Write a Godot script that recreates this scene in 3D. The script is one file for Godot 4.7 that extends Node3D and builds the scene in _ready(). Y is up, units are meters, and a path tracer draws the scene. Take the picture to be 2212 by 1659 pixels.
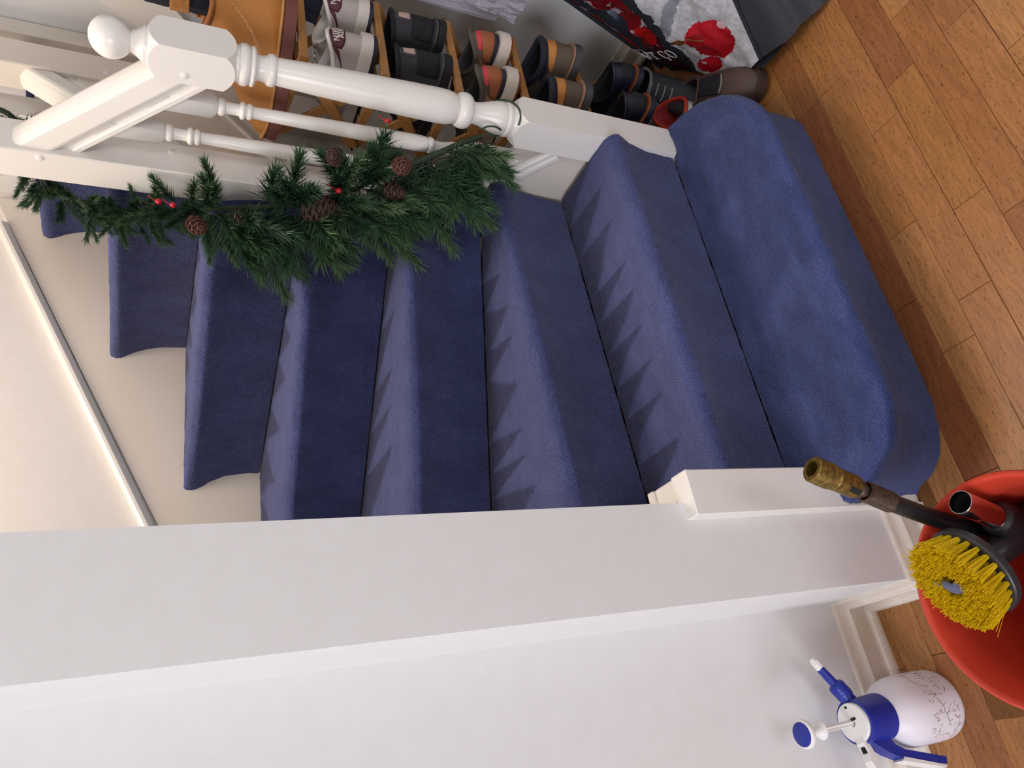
extends Node3D
# A hall staircase with blue fitted carpet, photographed with the camera turned on its side.

var M := {}
var used := {}
var rng := RandomNumberGenerator.new()
var wob := FastNoiseLite.new()

func _ready() -> void:
	rng.seed = 20
	wob.seed = 5
	wob.frequency = 1.0
	wob.fractal_octaves = 3
	camera_and_light()
	materials()
	room()
	floor_planks()
	skirtings()
	staircase()
	balustrade()
	half_newel()
	garland()
	shoe_rack()
	shoes()
	hanging_things()
	shopping_bag()
	bucket_and_tools()
	sprayer()

# ---------------------------------------------------------------- camera, light
func camera_and_light() -> void:
	var c := Camera3D.new()
	c.name = "camera"
	add_child(c)
	c.transform = Transform3D(Basis(Vector3(-0.177521, -0.898191, 0.402169), Vector3(0.883956, 0.034092, 0.466326), Vector3(-0.432560, 0.438282, 0.787909)).orthonormalized(), Vector3(0, 1.3, 0))
	c.keep_aspect = Camera3D.KEEP_HEIGHT
	c.fov = 54.085
	c.near = 0.05
	c.far = 30.0
	c.current = true
	var we := WorldEnvironment.new()
	we.name = "world_environment"
	var e := Environment.new()
	e.background_mode = Environment.BG_SKY
	var sky := Sky.new()
	var sm := ProceduralSkyMaterial.new()
	sm.sky_top_color = Color(0.55, 0.68, 0.88)
	sm.sky_horizon_color = Color(0.85, 0.88, 0.92)
	sm.ground_bottom_color = Color(0.4, 0.4, 0.38)
	sm.ground_horizon_color = Color(0.8, 0.82, 0.82)
	sky.sky_material = sm
	e.sky = sky
	e.tonemap_mode = Environment.TONE_MAPPER_LINEAR
	e.tonemap_exposure = 1.0
	e.sdfgi_enabled = true
	e.ssao_enabled = true
	e.ssil_enabled = true
	we.environment = e
	add_child(we)
	# light: side window on the left wall, glazed front door behind the camera, added fill panel over the stairs, ceiling lamp
	area("window_light", Vector3(-2.45, 1.2, 0.3), Vector3(1, -0.06, -0.2), Vector2(1.4, 1.4), Color(0.97, 0.965, 1.0), 5.7)
	area("door_light", Vector3(-0.5, 1.35, 2.5), Vector3(0.1, 0, -1), Vector2(0.7, 1.5), Color(0.96, 0.97, 1.0), 1.7)
	area("stairwell_fill_light", Vector3(0.75, 2.80, -1.45), Vector3(0, -1, 0), Vector2(0.7, 0.7), Color(1.0, 0.945, 0.89), 2.1)  # added area light standing in for light from upstairs
	area("ceiling_lamp_light", Vector3(0.0, 2.8, -0.1), Vector3(0, -1, 0), Vector2(0.35, 0.35), Color(1.0, 0.94, 0.88), 0.5)

func area(called: String, at: Vector3, towards: Vector3, size: Vector2, col: Color, energy: float) -> void:
	var l := AreaLight3D.new()
	l.name = called
	l.area_size = size
	l.light_color = col
	l.light_energy = energy
	l.shadow_enabled = true
	l.area_range = 12.0
	add_child(l)
	var z := -towards.normalized()
	var x := (Vector3.UP if absf(z.y) < 0.9 else Vector3.FORWARD).cross(z).normalized()
	l.transform = Transform3D(Basis(x, z.cross(x), z), at)

# ---------------------------------------------------------------- helpers
func numbered(n: String) -> String:
	if not used.has(n):
		used[n] = 0
		return n
	used[n] += 1
	return "%s_%03d" % [n, used[n]]

func tag(o: Node3D, label: String, category: String, group := "", kind := "") -> Node3D:
	if label: o.set_meta("label", label)
	if category: o.set_meta("category", category)
	if group: o.set_meta("group", group)
	if kind: o.set_meta("kind", kind)
	return o

func thing(called: String, label: String, category: String, at := Vector3.ZERO, turn := 0.0, group := "") -> Node3D:
	var o := Node3D.new()
	o.name = numbered(called)
	add_child(o)
	o.position = at
	o.rotation.y = turn
	tag(o, label, category, group)
	return o

func put(called: String, s: Variant, m: Material, parent: Node3D = self, at := Transform3D()) -> MeshInstance3D:
	var o := MeshInstance3D.new()
	o.name = called if parent != self else numbered(called)
	var mesh: Mesh
	if s is SurfaceTool:
		s.generate_normals()
		mesh = s.commit()
	else:
		mesh = s
	o.mesh = mesh
	o.material_override = m
	parent.add_child(o, true)
	o.transform = at
	return o

func struct(called: String, s: Variant, m: Material) -> MeshInstance3D:
	var o := put(called, s, m)
	o.set_meta("kind", "structure")
	return o

func S(flat := true) -> SurfaceTool:
	var s := SurfaceTool.new()
	s.begin(Mesh.PRIMITIVE_TRIANGLES)
	s.set_smooth_group(-1 if flat else 0)
	return s

func mesh_of(s: SurfaceTool) -> ArrayMesh:
	s.generate_normals()
	return s.commit()

# a convex polygon turned to look away from c
func face(s: SurfaceTool, p: Array, c: Vector3) -> void:
	var mid := Vector3.ZERO
	for v in p: mid += v
	mid /= p.size()
	var n := Vector3.ZERO
	for i in range(1, p.size() - 1): n += (p[i] - p[0]).cross(p[i + 1] - p[0])
	var q := p.duplicate()
	if n.dot(mid - c) > 0.0: q.reverse()
	for i in range(1, q.size() - 1):
		for v in [q[0], q[i], q[i + 1]]:
			s.add_vertex(v)

# box with chamfered edges
func box(s: SurfaceTool, c: Vector3, size: Vector3, b := 0.0, xf := Transform3D()) -> void:
	var h := size / 2.0
	if b <= 0.0:
		for ax in 3:
			for sg in [-1.0, 1.0]:
				var p := []
				for k in [[-1, -1], [1, -1], [1, 1], [-1, 1]]:
					var v := Vector3.ZERO
					v[ax] = sg * h[ax]
					v[(ax + 1) % 3] = k[0] * h[(ax + 1) % 3]
					v[(ax + 2) % 3] = k[1] * h[(ax + 2) % 3]
					p.append(xf * (c + v))
				face(s, p, xf * c)
		return
	var vert := func(sg: Vector3, ax: int) -> Vector3:
		var v := sg * (h - Vector3.ONE * b)
		v[ax] = sg[ax] * h[ax]
		return xf * (c + v)
	for ax in 3:
		var u := (ax + 1) % 3
		var w := (ax + 2) % 3
		for sg in [-1.0, 1.0]:
			var p := []
			for k in [[-1, -1], [1, -1], [1, 1], [-1, 1]]:
				var sv := Vector3.ZERO
				sv[ax] = sg
				sv[u] = k[0]
				sv[w] = k[1]
				p.append(vert.call(sv, ax))
			face(s, p, xf * c)
			for sg2 in [-1.0, 1.0]:
				var e0 := Vector3.ZERO
				e0[ax] = sg
				e0[u] = sg2
				e0[w] = -1.0
				var e1 := e0
				e1[w] = 1.0
				face(s, [vert.call(e0, ax), vert.call(e1, ax), vert.call(e1, u), vert.call(e0, u)], xf * c)
	for i in 8:
		var sv := Vector3(1.0 if i & 1 else -1.0, 1.0 if i & 2 else -1.0, 1.0 if i & 4 else -1.0)
		face(s, [vert.call(sv, 0), vert.call(sv, 1), vert.call(sv, 2)], xf * c)

# bar between two points with a rectangular section: w across "side", t along the third axis
func bar(s: SurfaceTool, a: Vector3, b: Vector3, side: Vector3, w: float, t: float, bev := 0.0015) -> void:
	var y := (b - a).normalized()
	var z := side.cross(y).normalized()
	var x := y.cross(z).normalized()
	box(s, Vector3.ZERO, Vector3(w, a.distance_to(b), t), bev, Transform3D(Basis(x, y, z), (a + b) / 2.0))

# flat outline (any simple polygon) pushed from d0 to d1 along the third axis of xf
func prism(s: SurfaceTool, poly: Array, d0: float, d1: float, xf := Transform3D()) -> void:
	var p := PackedVector2Array(poly)
	if Geometry2D.is_polygon_clockwise(p): p.reverse()
	var idx := Geometry2D.triangulate_polygon(p)
	for k in range(0, idx.size(), 3):
		var t := [p[idx[k]], p[idx[k + 1]], p[idx[k + 2]]]
		if (t[1] - t[0]).cross(t[2] - t[0]) < 0: t.reverse()
		for v in [t[2], t[1], t[0]]: s.add_vertex(xf * Vector3(v.x, v.y, maxf(d0, d1)))
		for v in t: s.add_vertex(xf * Vector3(v.x, v.y, minf(d0, d1)))
	var lo := minf(d0, d1)
	var hi := maxf(d0, d1)
	for i in p.size():
		var a := p[i]
		var b := p[(i + 1) % p.size()]
		var q := [Vector3(a.x, a.y, hi), Vector3(b.x, b.y, hi), Vector3(b.x, b.y, lo), Vector3(a.x, a.y, lo)]
		for v in [q[0], q[1], q[2], q[0], q[2], q[3]]: s.add_vertex(xf * v)

# rows of points joined into a skin; creases: rows where the shading breaks
func skin(s: SurfaceTool, rows: Array, closed := false, uv := false, breaks := []) -> void:
	var g := 0
	var n: int = rows[0].size()
	var m: int = n if closed else n - 1
	s.set_smooth_group(0)
	for i in rows.size() - 1:
		if breaks.has(i):
			g += 1
			s.set_smooth_group(g)
		for j in m:
			var j2 := (j + 1) % n
			var q := [rows[i][j], rows[i][j2], rows[i + 1][j2], rows[i + 1][j]]
			var w := [Vector2(float(j) / m, float(i) / (rows.size() - 1)), Vector2(float(j + 1) / m, float(i) / (rows.size() - 1)), Vector2(float(j + 1) / m, float(i + 1) / (rows.size() - 1)), Vector2(float(j) / m, float(i + 1) / (rows.size() - 1))]
			for k in [0, 1, 2, 0, 2, 3]:
				if uv: s.set_uv(w[k])
				s.add_vertex(q[k])

# turned shape about the y axis of xf: profile of (radius, height); sharp bends break the shading
func lathe(s: SurfaceTool, prof: Array, seg := 32, xf := Transform3D(), crease := 0.6) -> void:
	var rows := []
	var br := []
	for i in prof.size():
		var row := PackedVector3Array()
		for j in seg:
			var a := -TAU * j / seg
			row.append(xf * Vector3(cos(a) * prof[i].x, prof[i].y, sin(a) * prof[i].x))
		rows.append(row)
		if i > 0 and i < prof.size() - 1:
			var d0: Vector2 = prof[i] - prof[i - 1]
			var d1: Vector2 = prof[i + 1] - prof[i]
			if absf(d0.angle_to(d1)) > crease: br.append(i)
	skin(s, rows, true, false, br)

# rounded ring section for lathes: half-round bulge from y0 to y1 with radius r0 at the waist and r at the belly
func bead(y0: float, y1: float, r0: float, r: float, n := 8) -> Array:
	var out := []
	for i in n + 1:
		var a := PI * i / n
		out.append(Vector2(r0 + (r - r0) * sin(a), lerpf(y0, y1, (1.0 - cos(a)) / 2.0)))
	return out

func tube(s: SurfaceTool, pts: Array, rad: Variant, seg := 12, caps := true) -> void:
	var rows := []
	var side := Vector3.ZERO
	for i in pts.size():
		var d: Vector3 = (pts[mini(i + 1, pts.size() - 1)] - pts[maxi(i - 1, 0)]).normalized()
		if i == 0: side = d.cross(Vector3.UP if absf(d.y) < 0.9 else Vector3.RIGHT).normalized()
		side = (side - d * side.dot(d)).normalized()
		var up := d.cross(side)
		var r: float = rad[i] if rad is Array else rad
		var row := PackedVector3Array()
		for j in seg:
			var a := TAU * j / seg
			row.append(pts[i] + (side * cos(a) + up * sin(a)) * r)
		rows.append(row)
	skin(s, rows, true)
	if caps:
		s.set_smooth_group(-1)
		var far: Vector3 = pts[pts.size() / 2]
		face(s, Array(rows[0]), far)
		face(s, Array(rows[-1]), far)

func spline(p: Array, n: int) -> Array:
	var out := []
	var m := p.size() - 1
	for i in n + 1:
		var t := float(i) / n * m
		var k := mini(int(t), m - 1)
		var f := t - k
		var a: Variant = p[maxi(k - 1, 0)]
		var b: Variant = p[k]
		var c: Variant = p[k + 1]
		var d: Variant = p[mini(k + 2, m)]
		out.append(0.5 * ((2.0 * b) + (c - a) * f + (2.0 * a - 5.0 * b + 4.0 * c - d) * f * f + (3.0 * b - a - 3.0 * c + d) * f * f * f))
	return out

# moulding profile of (out, up) swept along a floor path of (x, z) with mitred corners; out lies to the right of the walk
func sweep(s: SurfaceTool, prof: Array, path: Array, base := 0.0) -> void:
	var rows := []
	for i in path.size():
		var p: Vector2 = path[i]
		var d0: Vector2 = (p - path[i - 1]).normalized() if i > 0 else Vector2.ZERO
		var d1: Vector2 = (path[i + 1] - p).normalized() if i < path.size() - 1 else Vector2.ZERO
		if i == 0: d0 = d1
		if i == path.size() - 1: d1 = d0
		var n0 := Vector2(-d0.y, d0.x)
		var n1 := Vector2(-d1.y, d1.x)
		var mit := (n0 + n1) / (1.0 + n0.dot(n1))
		var row := PackedVector3Array()
		for q in prof: row.append(Vector3(p.x + mit.x * q.x, base + q.y, p.y + mit.y * q.x))
		rows.append(row)
	s.set_smooth_group(-1)
	for i in rows.size() - 1:
		for j in prof.size() - 1:
			for k in [rows[i][j], rows[i][j + 1], rows[i + 1][j + 1], rows[i][j], rows[i + 1][j + 1], rows[i + 1][j]]: s.add_vertex(k)
	for r in [rows[0], rows[-1]]:
		var t := Geometry2D.triangulate_polygon(PackedVector2Array(prof))
		for k in t: s.add_vertex(r[k])

func frame(y: Vector3, at: Vector3, hint := Vector3.UP) -> Transform3D:
	y = y.normalized()
	if absf(y.dot(hint)) > 0.95: hint = Vector3.RIGHT
	var x := hint.cross(y).normalized()
	return Transform3D(Basis(x, y, x.cross(y)), at)

# raised lettering as a mesh centred on its own origin, facing +z
func lettering(text: String, height: float, depth: float, bold := true, italic := false, font := "Droid Sans") -> ArrayMesh:
	var t := TextMesh.new()
	var f := SystemFont.new()
	f.font_names = [font]
	f.font_weight = 700 if bold else 400
	f.font_italic = italic
	t.font = f
	t.text = text
	t.font_size = 48
	t.pixel_size = height / 35.0
	t.depth = depth
	var am := ArrayMesh.new()
	am.add_surface_from_arrays(Mesh.PRIMITIVE_TRIANGLES, t.get_mesh_arrays())
	return am

# a mesh wrapped round an upright cylinder of radius r (its +z face stays outside)
func bent(m: ArrayMesh, r: float) -> ArrayMesh:
	var a := m.surface_get_arrays(0)
	var v: PackedVector3Array = a[Mesh.ARRAY_VERTEX]
	for i in v.size():
		var an := v[i].x / r
		v[i] = Vector3(sin(an) * (r + v[i].z), v[i].y, cos(an) * (r + v[i].z) - r)
	a[Mesh.ARRAY_VERTEX] = v
	var st := SurfaceTool.new()
	var am := ArrayMesh.new()
	a[Mesh.ARRAY_NORMAL] = null
	a[Mesh.ARRAY_TANGENT] = null
	am.add_surface_from_arrays(Mesh.PRIMITIVE_TRIANGLES, a)
	st.create_from(am, 0)
	st.deindex()
	st.set_smooth_group(-1)
	st.generate_normals()
	return st.commit()

# ---------------------------------------------------------------- materials
func noise_tex(freq: float, seed_: int, lo: Color, hi: Color, octaves := 4, size := 512, kind := FastNoiseLite.TYPE_SIMPLEX_SMOOTH) -> NoiseTexture2D:
	var n := FastNoiseLite.new()
	n.noise_type = kind
	n.seed = seed_
	n.frequency = freq
	n.fractal_octaves = octaves
	var t := NoiseTexture2D.new()
	t.width = size
	t.height = size
	t.seamless = true
	t.noise = n
	var g := Gradient.new()
	g.set_color(0, lo)
	g.set_color(1, hi)
	t.color_ramp = g
	return t

func mat(called: String, c: Color, rough := 0.6, metal := 0.0) -> StandardMaterial3D:
	var m := StandardMaterial3D.new()
	m.resource_name = called
	m.albedo_color = c
	m.roughness = rough
	m.metallic = metal
	M[called] = m
	return m

func tri(m: StandardMaterial3D, scale: float) -> void:
	m.uv1_triplanar = true
	m.uv1_scale = Vector3.ONE * scale

func rgb(r: int, g: int, b: int) -> Color:
	return Color(r / 255.0, g / 255.0, b / 255.0)

func materials() -> void:
	var stipple := noise_tex(0.06, 3, Color.BLACK, Color.WHITE, 3, 512)
	var fine := noise_tex(0.12, 9, Color.BLACK, Color.WHITE, 2, 512)
	var mottled := noise_tex(0.012, 4, Color(0.985, 0.983, 0.98), Color(1, 1, 1), 4, 512)
	var wall := mat("wall", rgb(226, 225, 223), 0.55)
	wall.albedo_texture = mottled
	wall.heightmap_enabled = true
	wall.heightmap_texture = stipple
	wall.heightmap_scale = 0.008
	tri(wall, 3.0)
	var warm := mat("wall_warm", rgb(231, 226, 222), 0.6)
	warm.albedo_texture = mottled
	warm.heightmap_enabled = true
	warm.heightmap_texture = stipple
	warm.heightmap_scale = 0.006
	tri(warm, 3.0)
	var gloss := mat("gloss", rgb(233, 229, 222), 0.28)
	gloss.heightmap_enabled = true
	gloss.heightmap_texture = stipple
	gloss.heightmap_scale = 0.004
	tri(gloss, 4.0)
	var cream := mat("cream", rgb(226, 217, 205), 0.32)
	cream.heightmap_enabled = true
	cream.heightmap_texture = stipple
	cream.heightmap_scale = 0.004
	tri(cream, 4.0)
	var skirt := mat("skirting", rgb(232, 225, 213), 0.3)
	skirt.albedo_texture = noise_tex(0.02, 14, Color(0.955, 0.94, 0.915), Color(1, 1, 1), 5, 512)
	tri(skirt, 4.0)
	mat("ceiling", rgb(235, 233, 230), 0.8)
	# carpet
	var ca := mat("carpet", Color.WHITE, 1.0)
	ca.metallic_specular = 0.15
	ca.vertex_color_use_as_albedo = true
	ca.albedo_texture = noise_tex(0.16, 21, Color(0.34, 0.34, 0.37), Color(1, 1, 1), 2, 512)
	ca.rim_enabled = true
	ca.rim = 0.35
	ca.rim_tint = 0.6
	ca.heightmap_enabled = true
	ca.heightmap_texture = noise_tex(0.10, 22, Color.BLACK, Color.WHITE, 3, 512)
	ca.heightmap_scale = 0.45
	tri(ca, 5.0)
	# floor boards: a computed picture of straight grain and dark flecks, several tones
	var im := Image.create(1024, 512, false, Image.FORMAT_RGB8)
	var n1 := FastNoiseLite.new()
	n1.seed = 31
	n1.frequency = 1.0
	n1.fractal_octaves = 4
	var n2 := FastNoiseLite.new()
	n2.seed = 32
	n2.frequency = 1.0
	n2.fractal_octaves = 2
	for y in 512:
		for x in 1024:
			var warp := n1.get_noise_2d(x * 0.004, y * 0.012) * 16.0
			var g := n1.get_noise_2d(x * 0.006, (y + warp) * 0.11) * 0.10 + n2.get_noise_2d(x * 0.012 + 50.0, y * 0.35) * 0.07
			var fl := n2.get_noise_2d(x * 0.055, y * 0.24 + 300.0)
			var d := 0.86 + g
			if fl > 0.46: d -= minf((fl - 0.46) * 1.6, 0.22)
			im.set_pixel(x, y, Color(d, d * (0.985 - 0.10 * (0.9 - d)), d * (0.96 - 0.25 * (0.9 - d))))
	var grain := ImageTexture.create_from_image(im)
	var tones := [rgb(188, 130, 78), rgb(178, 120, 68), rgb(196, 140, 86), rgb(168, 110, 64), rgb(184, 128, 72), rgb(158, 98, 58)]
	for k in tones.size():
		var w := mat("plank%d" % k, tones[k], 0.36)
		w.albedo_texture = grain
		w.heightmap_enabled = true
		w.heightmap_texture = grain
		w.heightmap_scale = 0.02
	mat("gap", rgb(70, 42, 24), 0.8)
	# bamboo rack
	var bam := mat("bamboo", rgb(190, 138, 78), 0.42)
	bam.albedo_texture = noise_tex(0.03, 41, Color(0.80, 0.76, 0.70), Color(1, 1, 1), 3, 512)
	bam.uv1_triplanar = true
	bam.uv1_scale = Vector3(3, 14, 14)
	# greenery
	var nd := mat("needles", Color.WHITE, 0.55)
	nd.vertex_color_use_as_albedo = true
	nd.backlight_enabled = true
	nd.backlight = Color(0.05, 0.10, 0.05)
	mat("twig", rgb(44, 58, 40), 0.8)
	var co := mat("cone", rgb(112, 72, 56), 0.7)
	co.albedo_texture = noise_tex(0.05, 51, Color(0.55, 0.5, 0.48), Color(1, 1, 1), 3, 256)
	tri(co, 12.0)
	var co2 := mat("cone_dark", rgb(84, 56, 46), 0.7)
	co2.albedo_texture = co.albedo_texture
	tri(co2, 12.0)
	mat("berry", rgb(186, 22, 40), 0.25)
	mat("green_wire", rgb(44, 70, 46), 0.45)
	mat("black_plastic", rgb(22, 22, 24), 0.35)
	mat("clear_bulb", rgb(215, 215, 210), 0.1)
	# shoes
	for row in [["tan_leather", 186, 124, 60, 0.7], ["tan_dark", 150, 92, 44, 0.7], ["sole_brown", 112, 62, 52, 0.6], ["welt", 190, 140, 80, 0.6], ["grey_leather", 176, 168, 162, 0.6], ["white_rubber", 205, 198, 190, 0.55], ["maroon", 78, 28, 42, 0.6], ["white_cloth", 222, 218, 212, 0.7], ["navy_sole", 26, 32, 46, 0.6], ["charcoal", 50, 50, 54, 0.8], ["black_cloth", 24, 25, 30, 0.85], ["pale_tab", 190, 160, 150, 0.7], ["olive_mesh", 92, 86, 74, 0.8], ["coral", 208, 66, 74, 0.7], ["rust", 158, 92, 54, 0.65], ["foam_white", 214, 204, 190, 0.6], ["gum", 126, 66, 38, 0.6], ["olive_suede", 92, 80, 66, 0.8], ["navy_cloth", 26, 30, 42, 0.85], ["midsole_tan", 150, 116, 92, 0.6], ["grey_rubber", 66, 66, 66, 0.6], ["navy_leather", 24, 28, 42, 0.42], ["orange_red", 196, 52, 36, 0.7], ["red_lining", 150, 34, 34, 0.8], ["white_leather", 214, 210, 204, 0.5], ["dark_grey", 58, 60, 66, 0.75], ["grey_lace", 138, 136, 130, 0.8], ["brown_shoe", 84, 66, 60, 0.65], ["brown_sole", 58, 40, 34, 0.6], ["stitch", 226, 196, 150, 0.7], ["lining_dark", 32, 30, 30, 0.9], ["amber_inside", 160, 108, 50, 0.8]]:
		var sm := mat(row[0], rgb(row[1], row[2], row[3]), row[4])
		if row[4] >= 0.6:
			sm.heightmap_enabled = true
			sm.heightmap_texture = fine
			sm.heightmap_scale = 0.03
			tri(sm, 12.0)
	# cloth
	var jer := mat("grey_jersey", rgb(196, 194, 200), 0.95)
	jer.albedo_texture = noise_tex(0.09, 61, Color(0.74, 0.74, 0.78), Color(1, 1, 1), 3, 512)
	jer.uv1_triplanar = true
	jer.uv1_scale = Vector3(8, 3, 8)
	mat("navy_wool", rgb(28, 31, 46), 0.95)
	mat("navy_lining", rgb(26, 28, 38), 0.8)
	mat("plaid_line", rgb(150, 148, 158), 0.8)
	mat("plaid_band", rgb(52, 46, 54), 0.8)
	mat("zip_tape", rgb(150, 150, 152), 0.6)
	mat("maroon_edge", rgb(58, 30, 42), 0.9)
	mat("brass", rgb(196, 160, 88), 0.25, 0.9)
	# bucket and tools
	var bu := mat("orange_plastic", rgb(200, 62, 40), 0.42)
	bu.heightmap_enabled = true
	bu.heightmap_texture = fine
	bu.heightmap_scale = 0.006
	tri(bu, 8.0)
	var ob := mat("old_brass", rgb(176, 146, 88), 0.42, 0.75)
	ob.albedo_texture = noise_tex(0.03, 71, Color(0.42, 0.46, 0.40), Color(1.0, 0.95, 0.82), 4, 256)
	tri(ob, 14.0)
	var st := mat("rusty_steel", rgb(112, 98, 88), 0.5, 0.6)
	st.albedo_texture = noise_tex(0.04, 72, Color(0.52, 0.44, 0.38), Color(1, 1, 1), 4, 256)
	tri(st, 14.0)
	mat("hose_rubber", rgb(28, 30, 33), 0.28)
	mat("chrome", rgb(200, 200, 204), 0.10, 1.0)
	mat("tool_black", rgb(26, 26, 28), 0.38)
	mat("chuck", rgb(34, 35, 38), 0.4, 0.2)
	var br := mat("bristle", Color.WHITE, 0.5)
	br.vertex_color_use_as_albedo = true
	mat("fluff", rgb(96, 98, 126), 1.0)
	mat("brush_black", rgb(44, 46, 48), 0.45)
	# sprayer
	var bo := mat("bottle", rgb(226, 222, 228), 0.38)
	bo.subsurf_scatter_enabled = true
	bo.subsurf_scatter_strength = 0.25
	mat("mud", rgb(150, 118, 96), 0.9)
	mat("blue_plastic", rgb(24, 44, 146), 0.36)
	mat("white_plastic", rgb(232, 230, 226), 0.36)
	mat("dark_hole", rgb(18, 18, 18), 0.9)
	# bag
	mat("bag_black", rgb(34, 36, 44), 0.6)
	mat("bag_strap", rgb(22, 28, 38), 0.8)
	mat("bag_letter", rgb(226, 222, 220), 0.5)
	for row in [["pane_glow", 0.80, 0.88, 1.0], ["door_glow", 0.93, 0.96, 1.0], ["stairwell_fill_glow", 1.0, 0.93, 0.85], ["lamp_glow", 1.0, 0.94, 0.87]]:
		var gm := mat(row[0], Color(row[1], row[2], row[3]), 0.3)
		gm.emission_enabled = true
		gm.emission = Color(row[1], row[2], row[3])
		gm.emission_energy_multiplier = 1.0

# ---------------------------------------------------------------- room
const RX := 1.775       # right wall
const BZ := -2.145      # back wall of the stairs
const RISE := 0.199

func slab(called: String, a: Vector3, b: Vector3, m: String) -> MeshInstance3D:
	var s := S()
	box(s, (a + b) / 2.0, (b - a).abs())
	return struct(called, s, M[m])

func room() -> void:
	tag(slab("wall_left", Vector3(-2.7, 0, -1.27), Vector3(0.146, 2.9, -1.109), "wall"), "plain white painted wall left of the stairs, behind the spray bottle", "wall")
	tag(slab("wall_stair", Vector3(0.146, 0, BZ - 0.1), Vector3(0.303, 2.9, -0.923), "wall"), "white wall end standing beside the stairs, hiding the left of the treads", "wall")
	tag(slab("wall_back", Vector3(0.303, 0, BZ - 0.12), Vector3(RX + 0.1, 2.9, BZ), "wall_warm"), "pale wall behind the top steps above the slanted white moulding", "wall")
	tag(slab("wall_right", Vector3(RX, 0, BZ), Vector3(RX + 0.12, 2.9, 2.7), "wall"), "shaded grey wall behind the shoe rack", "wall")
	tag(slab("wall_far_left", Vector3(-2.72, 0, -1.109), Vector3(-2.6, 2.9, 2.7), "wall"), "wall with the side window, outside the picture", "wall")
	tag(slab("wall_front", Vector3(-2.6, 0, 2.6), Vector3(RX, 2.9, 2.72), "wall"), "wall with the glazed front door, outside the picture", "wall")
	slab("ceiling", Vector3(-2.72, 2.9, BZ - 0.12), Vector3(RX + 0.12, 3.0, 2.72), "ceiling").set_meta("label", "white ceiling above the hall, outside the picture")
	# closing panel below the upper steps, behind the rack
	var s := S()
	prism(s, [Vector2(1.252, 0), Vector2(RX - 0.002, 0), Vector2(RX - 0.002, 1.6), Vector2(1.60, 1.45), Vector2(1.252, 1.13)], -1.545, -1.52)
	tag(struct("wall_under_stairs", s, M.cream), "cream panel closing the space under the upper steps", "wall")
	# narrow upright mouldings in the corner beside the third newel
	s = S()
	box(s, Vector3(1.748, 1.45, -1.508), Vector3(0.05, 2.9, 0.022), 0.003)
	box(s, Vector3(1.728, 1.45, -1.498), Vector3(0.012, 2.9, 0.014), 0.004)
	tag(struct("trim_1", s, M.cream), "upright cream moulding in the corner behind the shoe rack", "moulding")
	# window, door, added stairwell fill panel and lamp that give the light; all outside the frame
	var w := struct("window_1", framed(1.4, 1.4), M.gloss)
	w.transform = Transform3D(Basis(Vector3(0, 0, -1), Vector3.UP, Vector3(1, 0, 0)), Vector3(-2.595, 1.2, 0.3))
	put("window_pane", plate(1.36, 1.36), M.pane_glow, w, Transform3D(Basis(), Vector3(0, 0, 0.012)))
	var d := struct("door_1", framed(0.86, 1.95), M.gloss)
	d.transform = Transform3D(Basis(Vector3(-1, 0, 0), Vector3.UP, Vector3(0, 0, -1)), Vector3(-0.5, 0.98, 2.59))
	put("door_glass", plate(0.72, 1.55), M.door_glow, d, Transform3D(Basis(), Vector3(0, 0.15, 0.012)))
	var r := struct("fill_panel_2", framed(0.74, 0.74), M.gloss)  # added glowing ceiling panel in place of the light from upstairs
	r.transform = Transform3D(Basis(Vector3(1, 0, 0), Vector3(0, 0, 1), Vector3(0, -1, 0)), Vector3(0.75, 2.885, -1.45))
	put("fill_panel_face", plate(0.70, 0.70), M.stairwell_fill_glow, r, Transform3D(Basis(), Vector3(0, 0, 0.012)))
	var lamp := thing("ceiling_lamp", "square flush ceiling lamp above the hall, outside the picture", "lamp", Vector3(0.0, 2.9, -0.1))
	s = S()
	box(s, Vector3(0, -0.03, 0), Vector3(0.39, 0.06, 0.39), 0.006)
	put("lamp_body", s, M.white_plastic, lamp)
	s = S()
	box(s, Vector3(0, -0.066, 0), Vector3(0.35, 0.012, 0.35), 0.003)
	put("lamp_diffuser", s, M.lamp_glow, lamp)

func framed(w: float, h: float) -> SurfaceTool:
	var s := S()
	for k in [-1.0, 1.0]:
		box(s, Vector3(k * (w / 2 + 0.03), 0, 0.01), Vector3(0.07, h + 0.13, 0.05), 0.004)
		box(s, Vector3(0, k * (h / 2 + 0.03), 0.01), Vector3(w, 0.07, 0.05), 0.004)
	box(s, Vector3(0, 0, -0.004), Vector3(w, h, 0.006))
	return s

func plate(w: float, h: float) -> SurfaceTool:
	var s := S()
	box(s, Vector3.ZERO, Vector3(w, h, 0.006))
	return s

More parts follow.
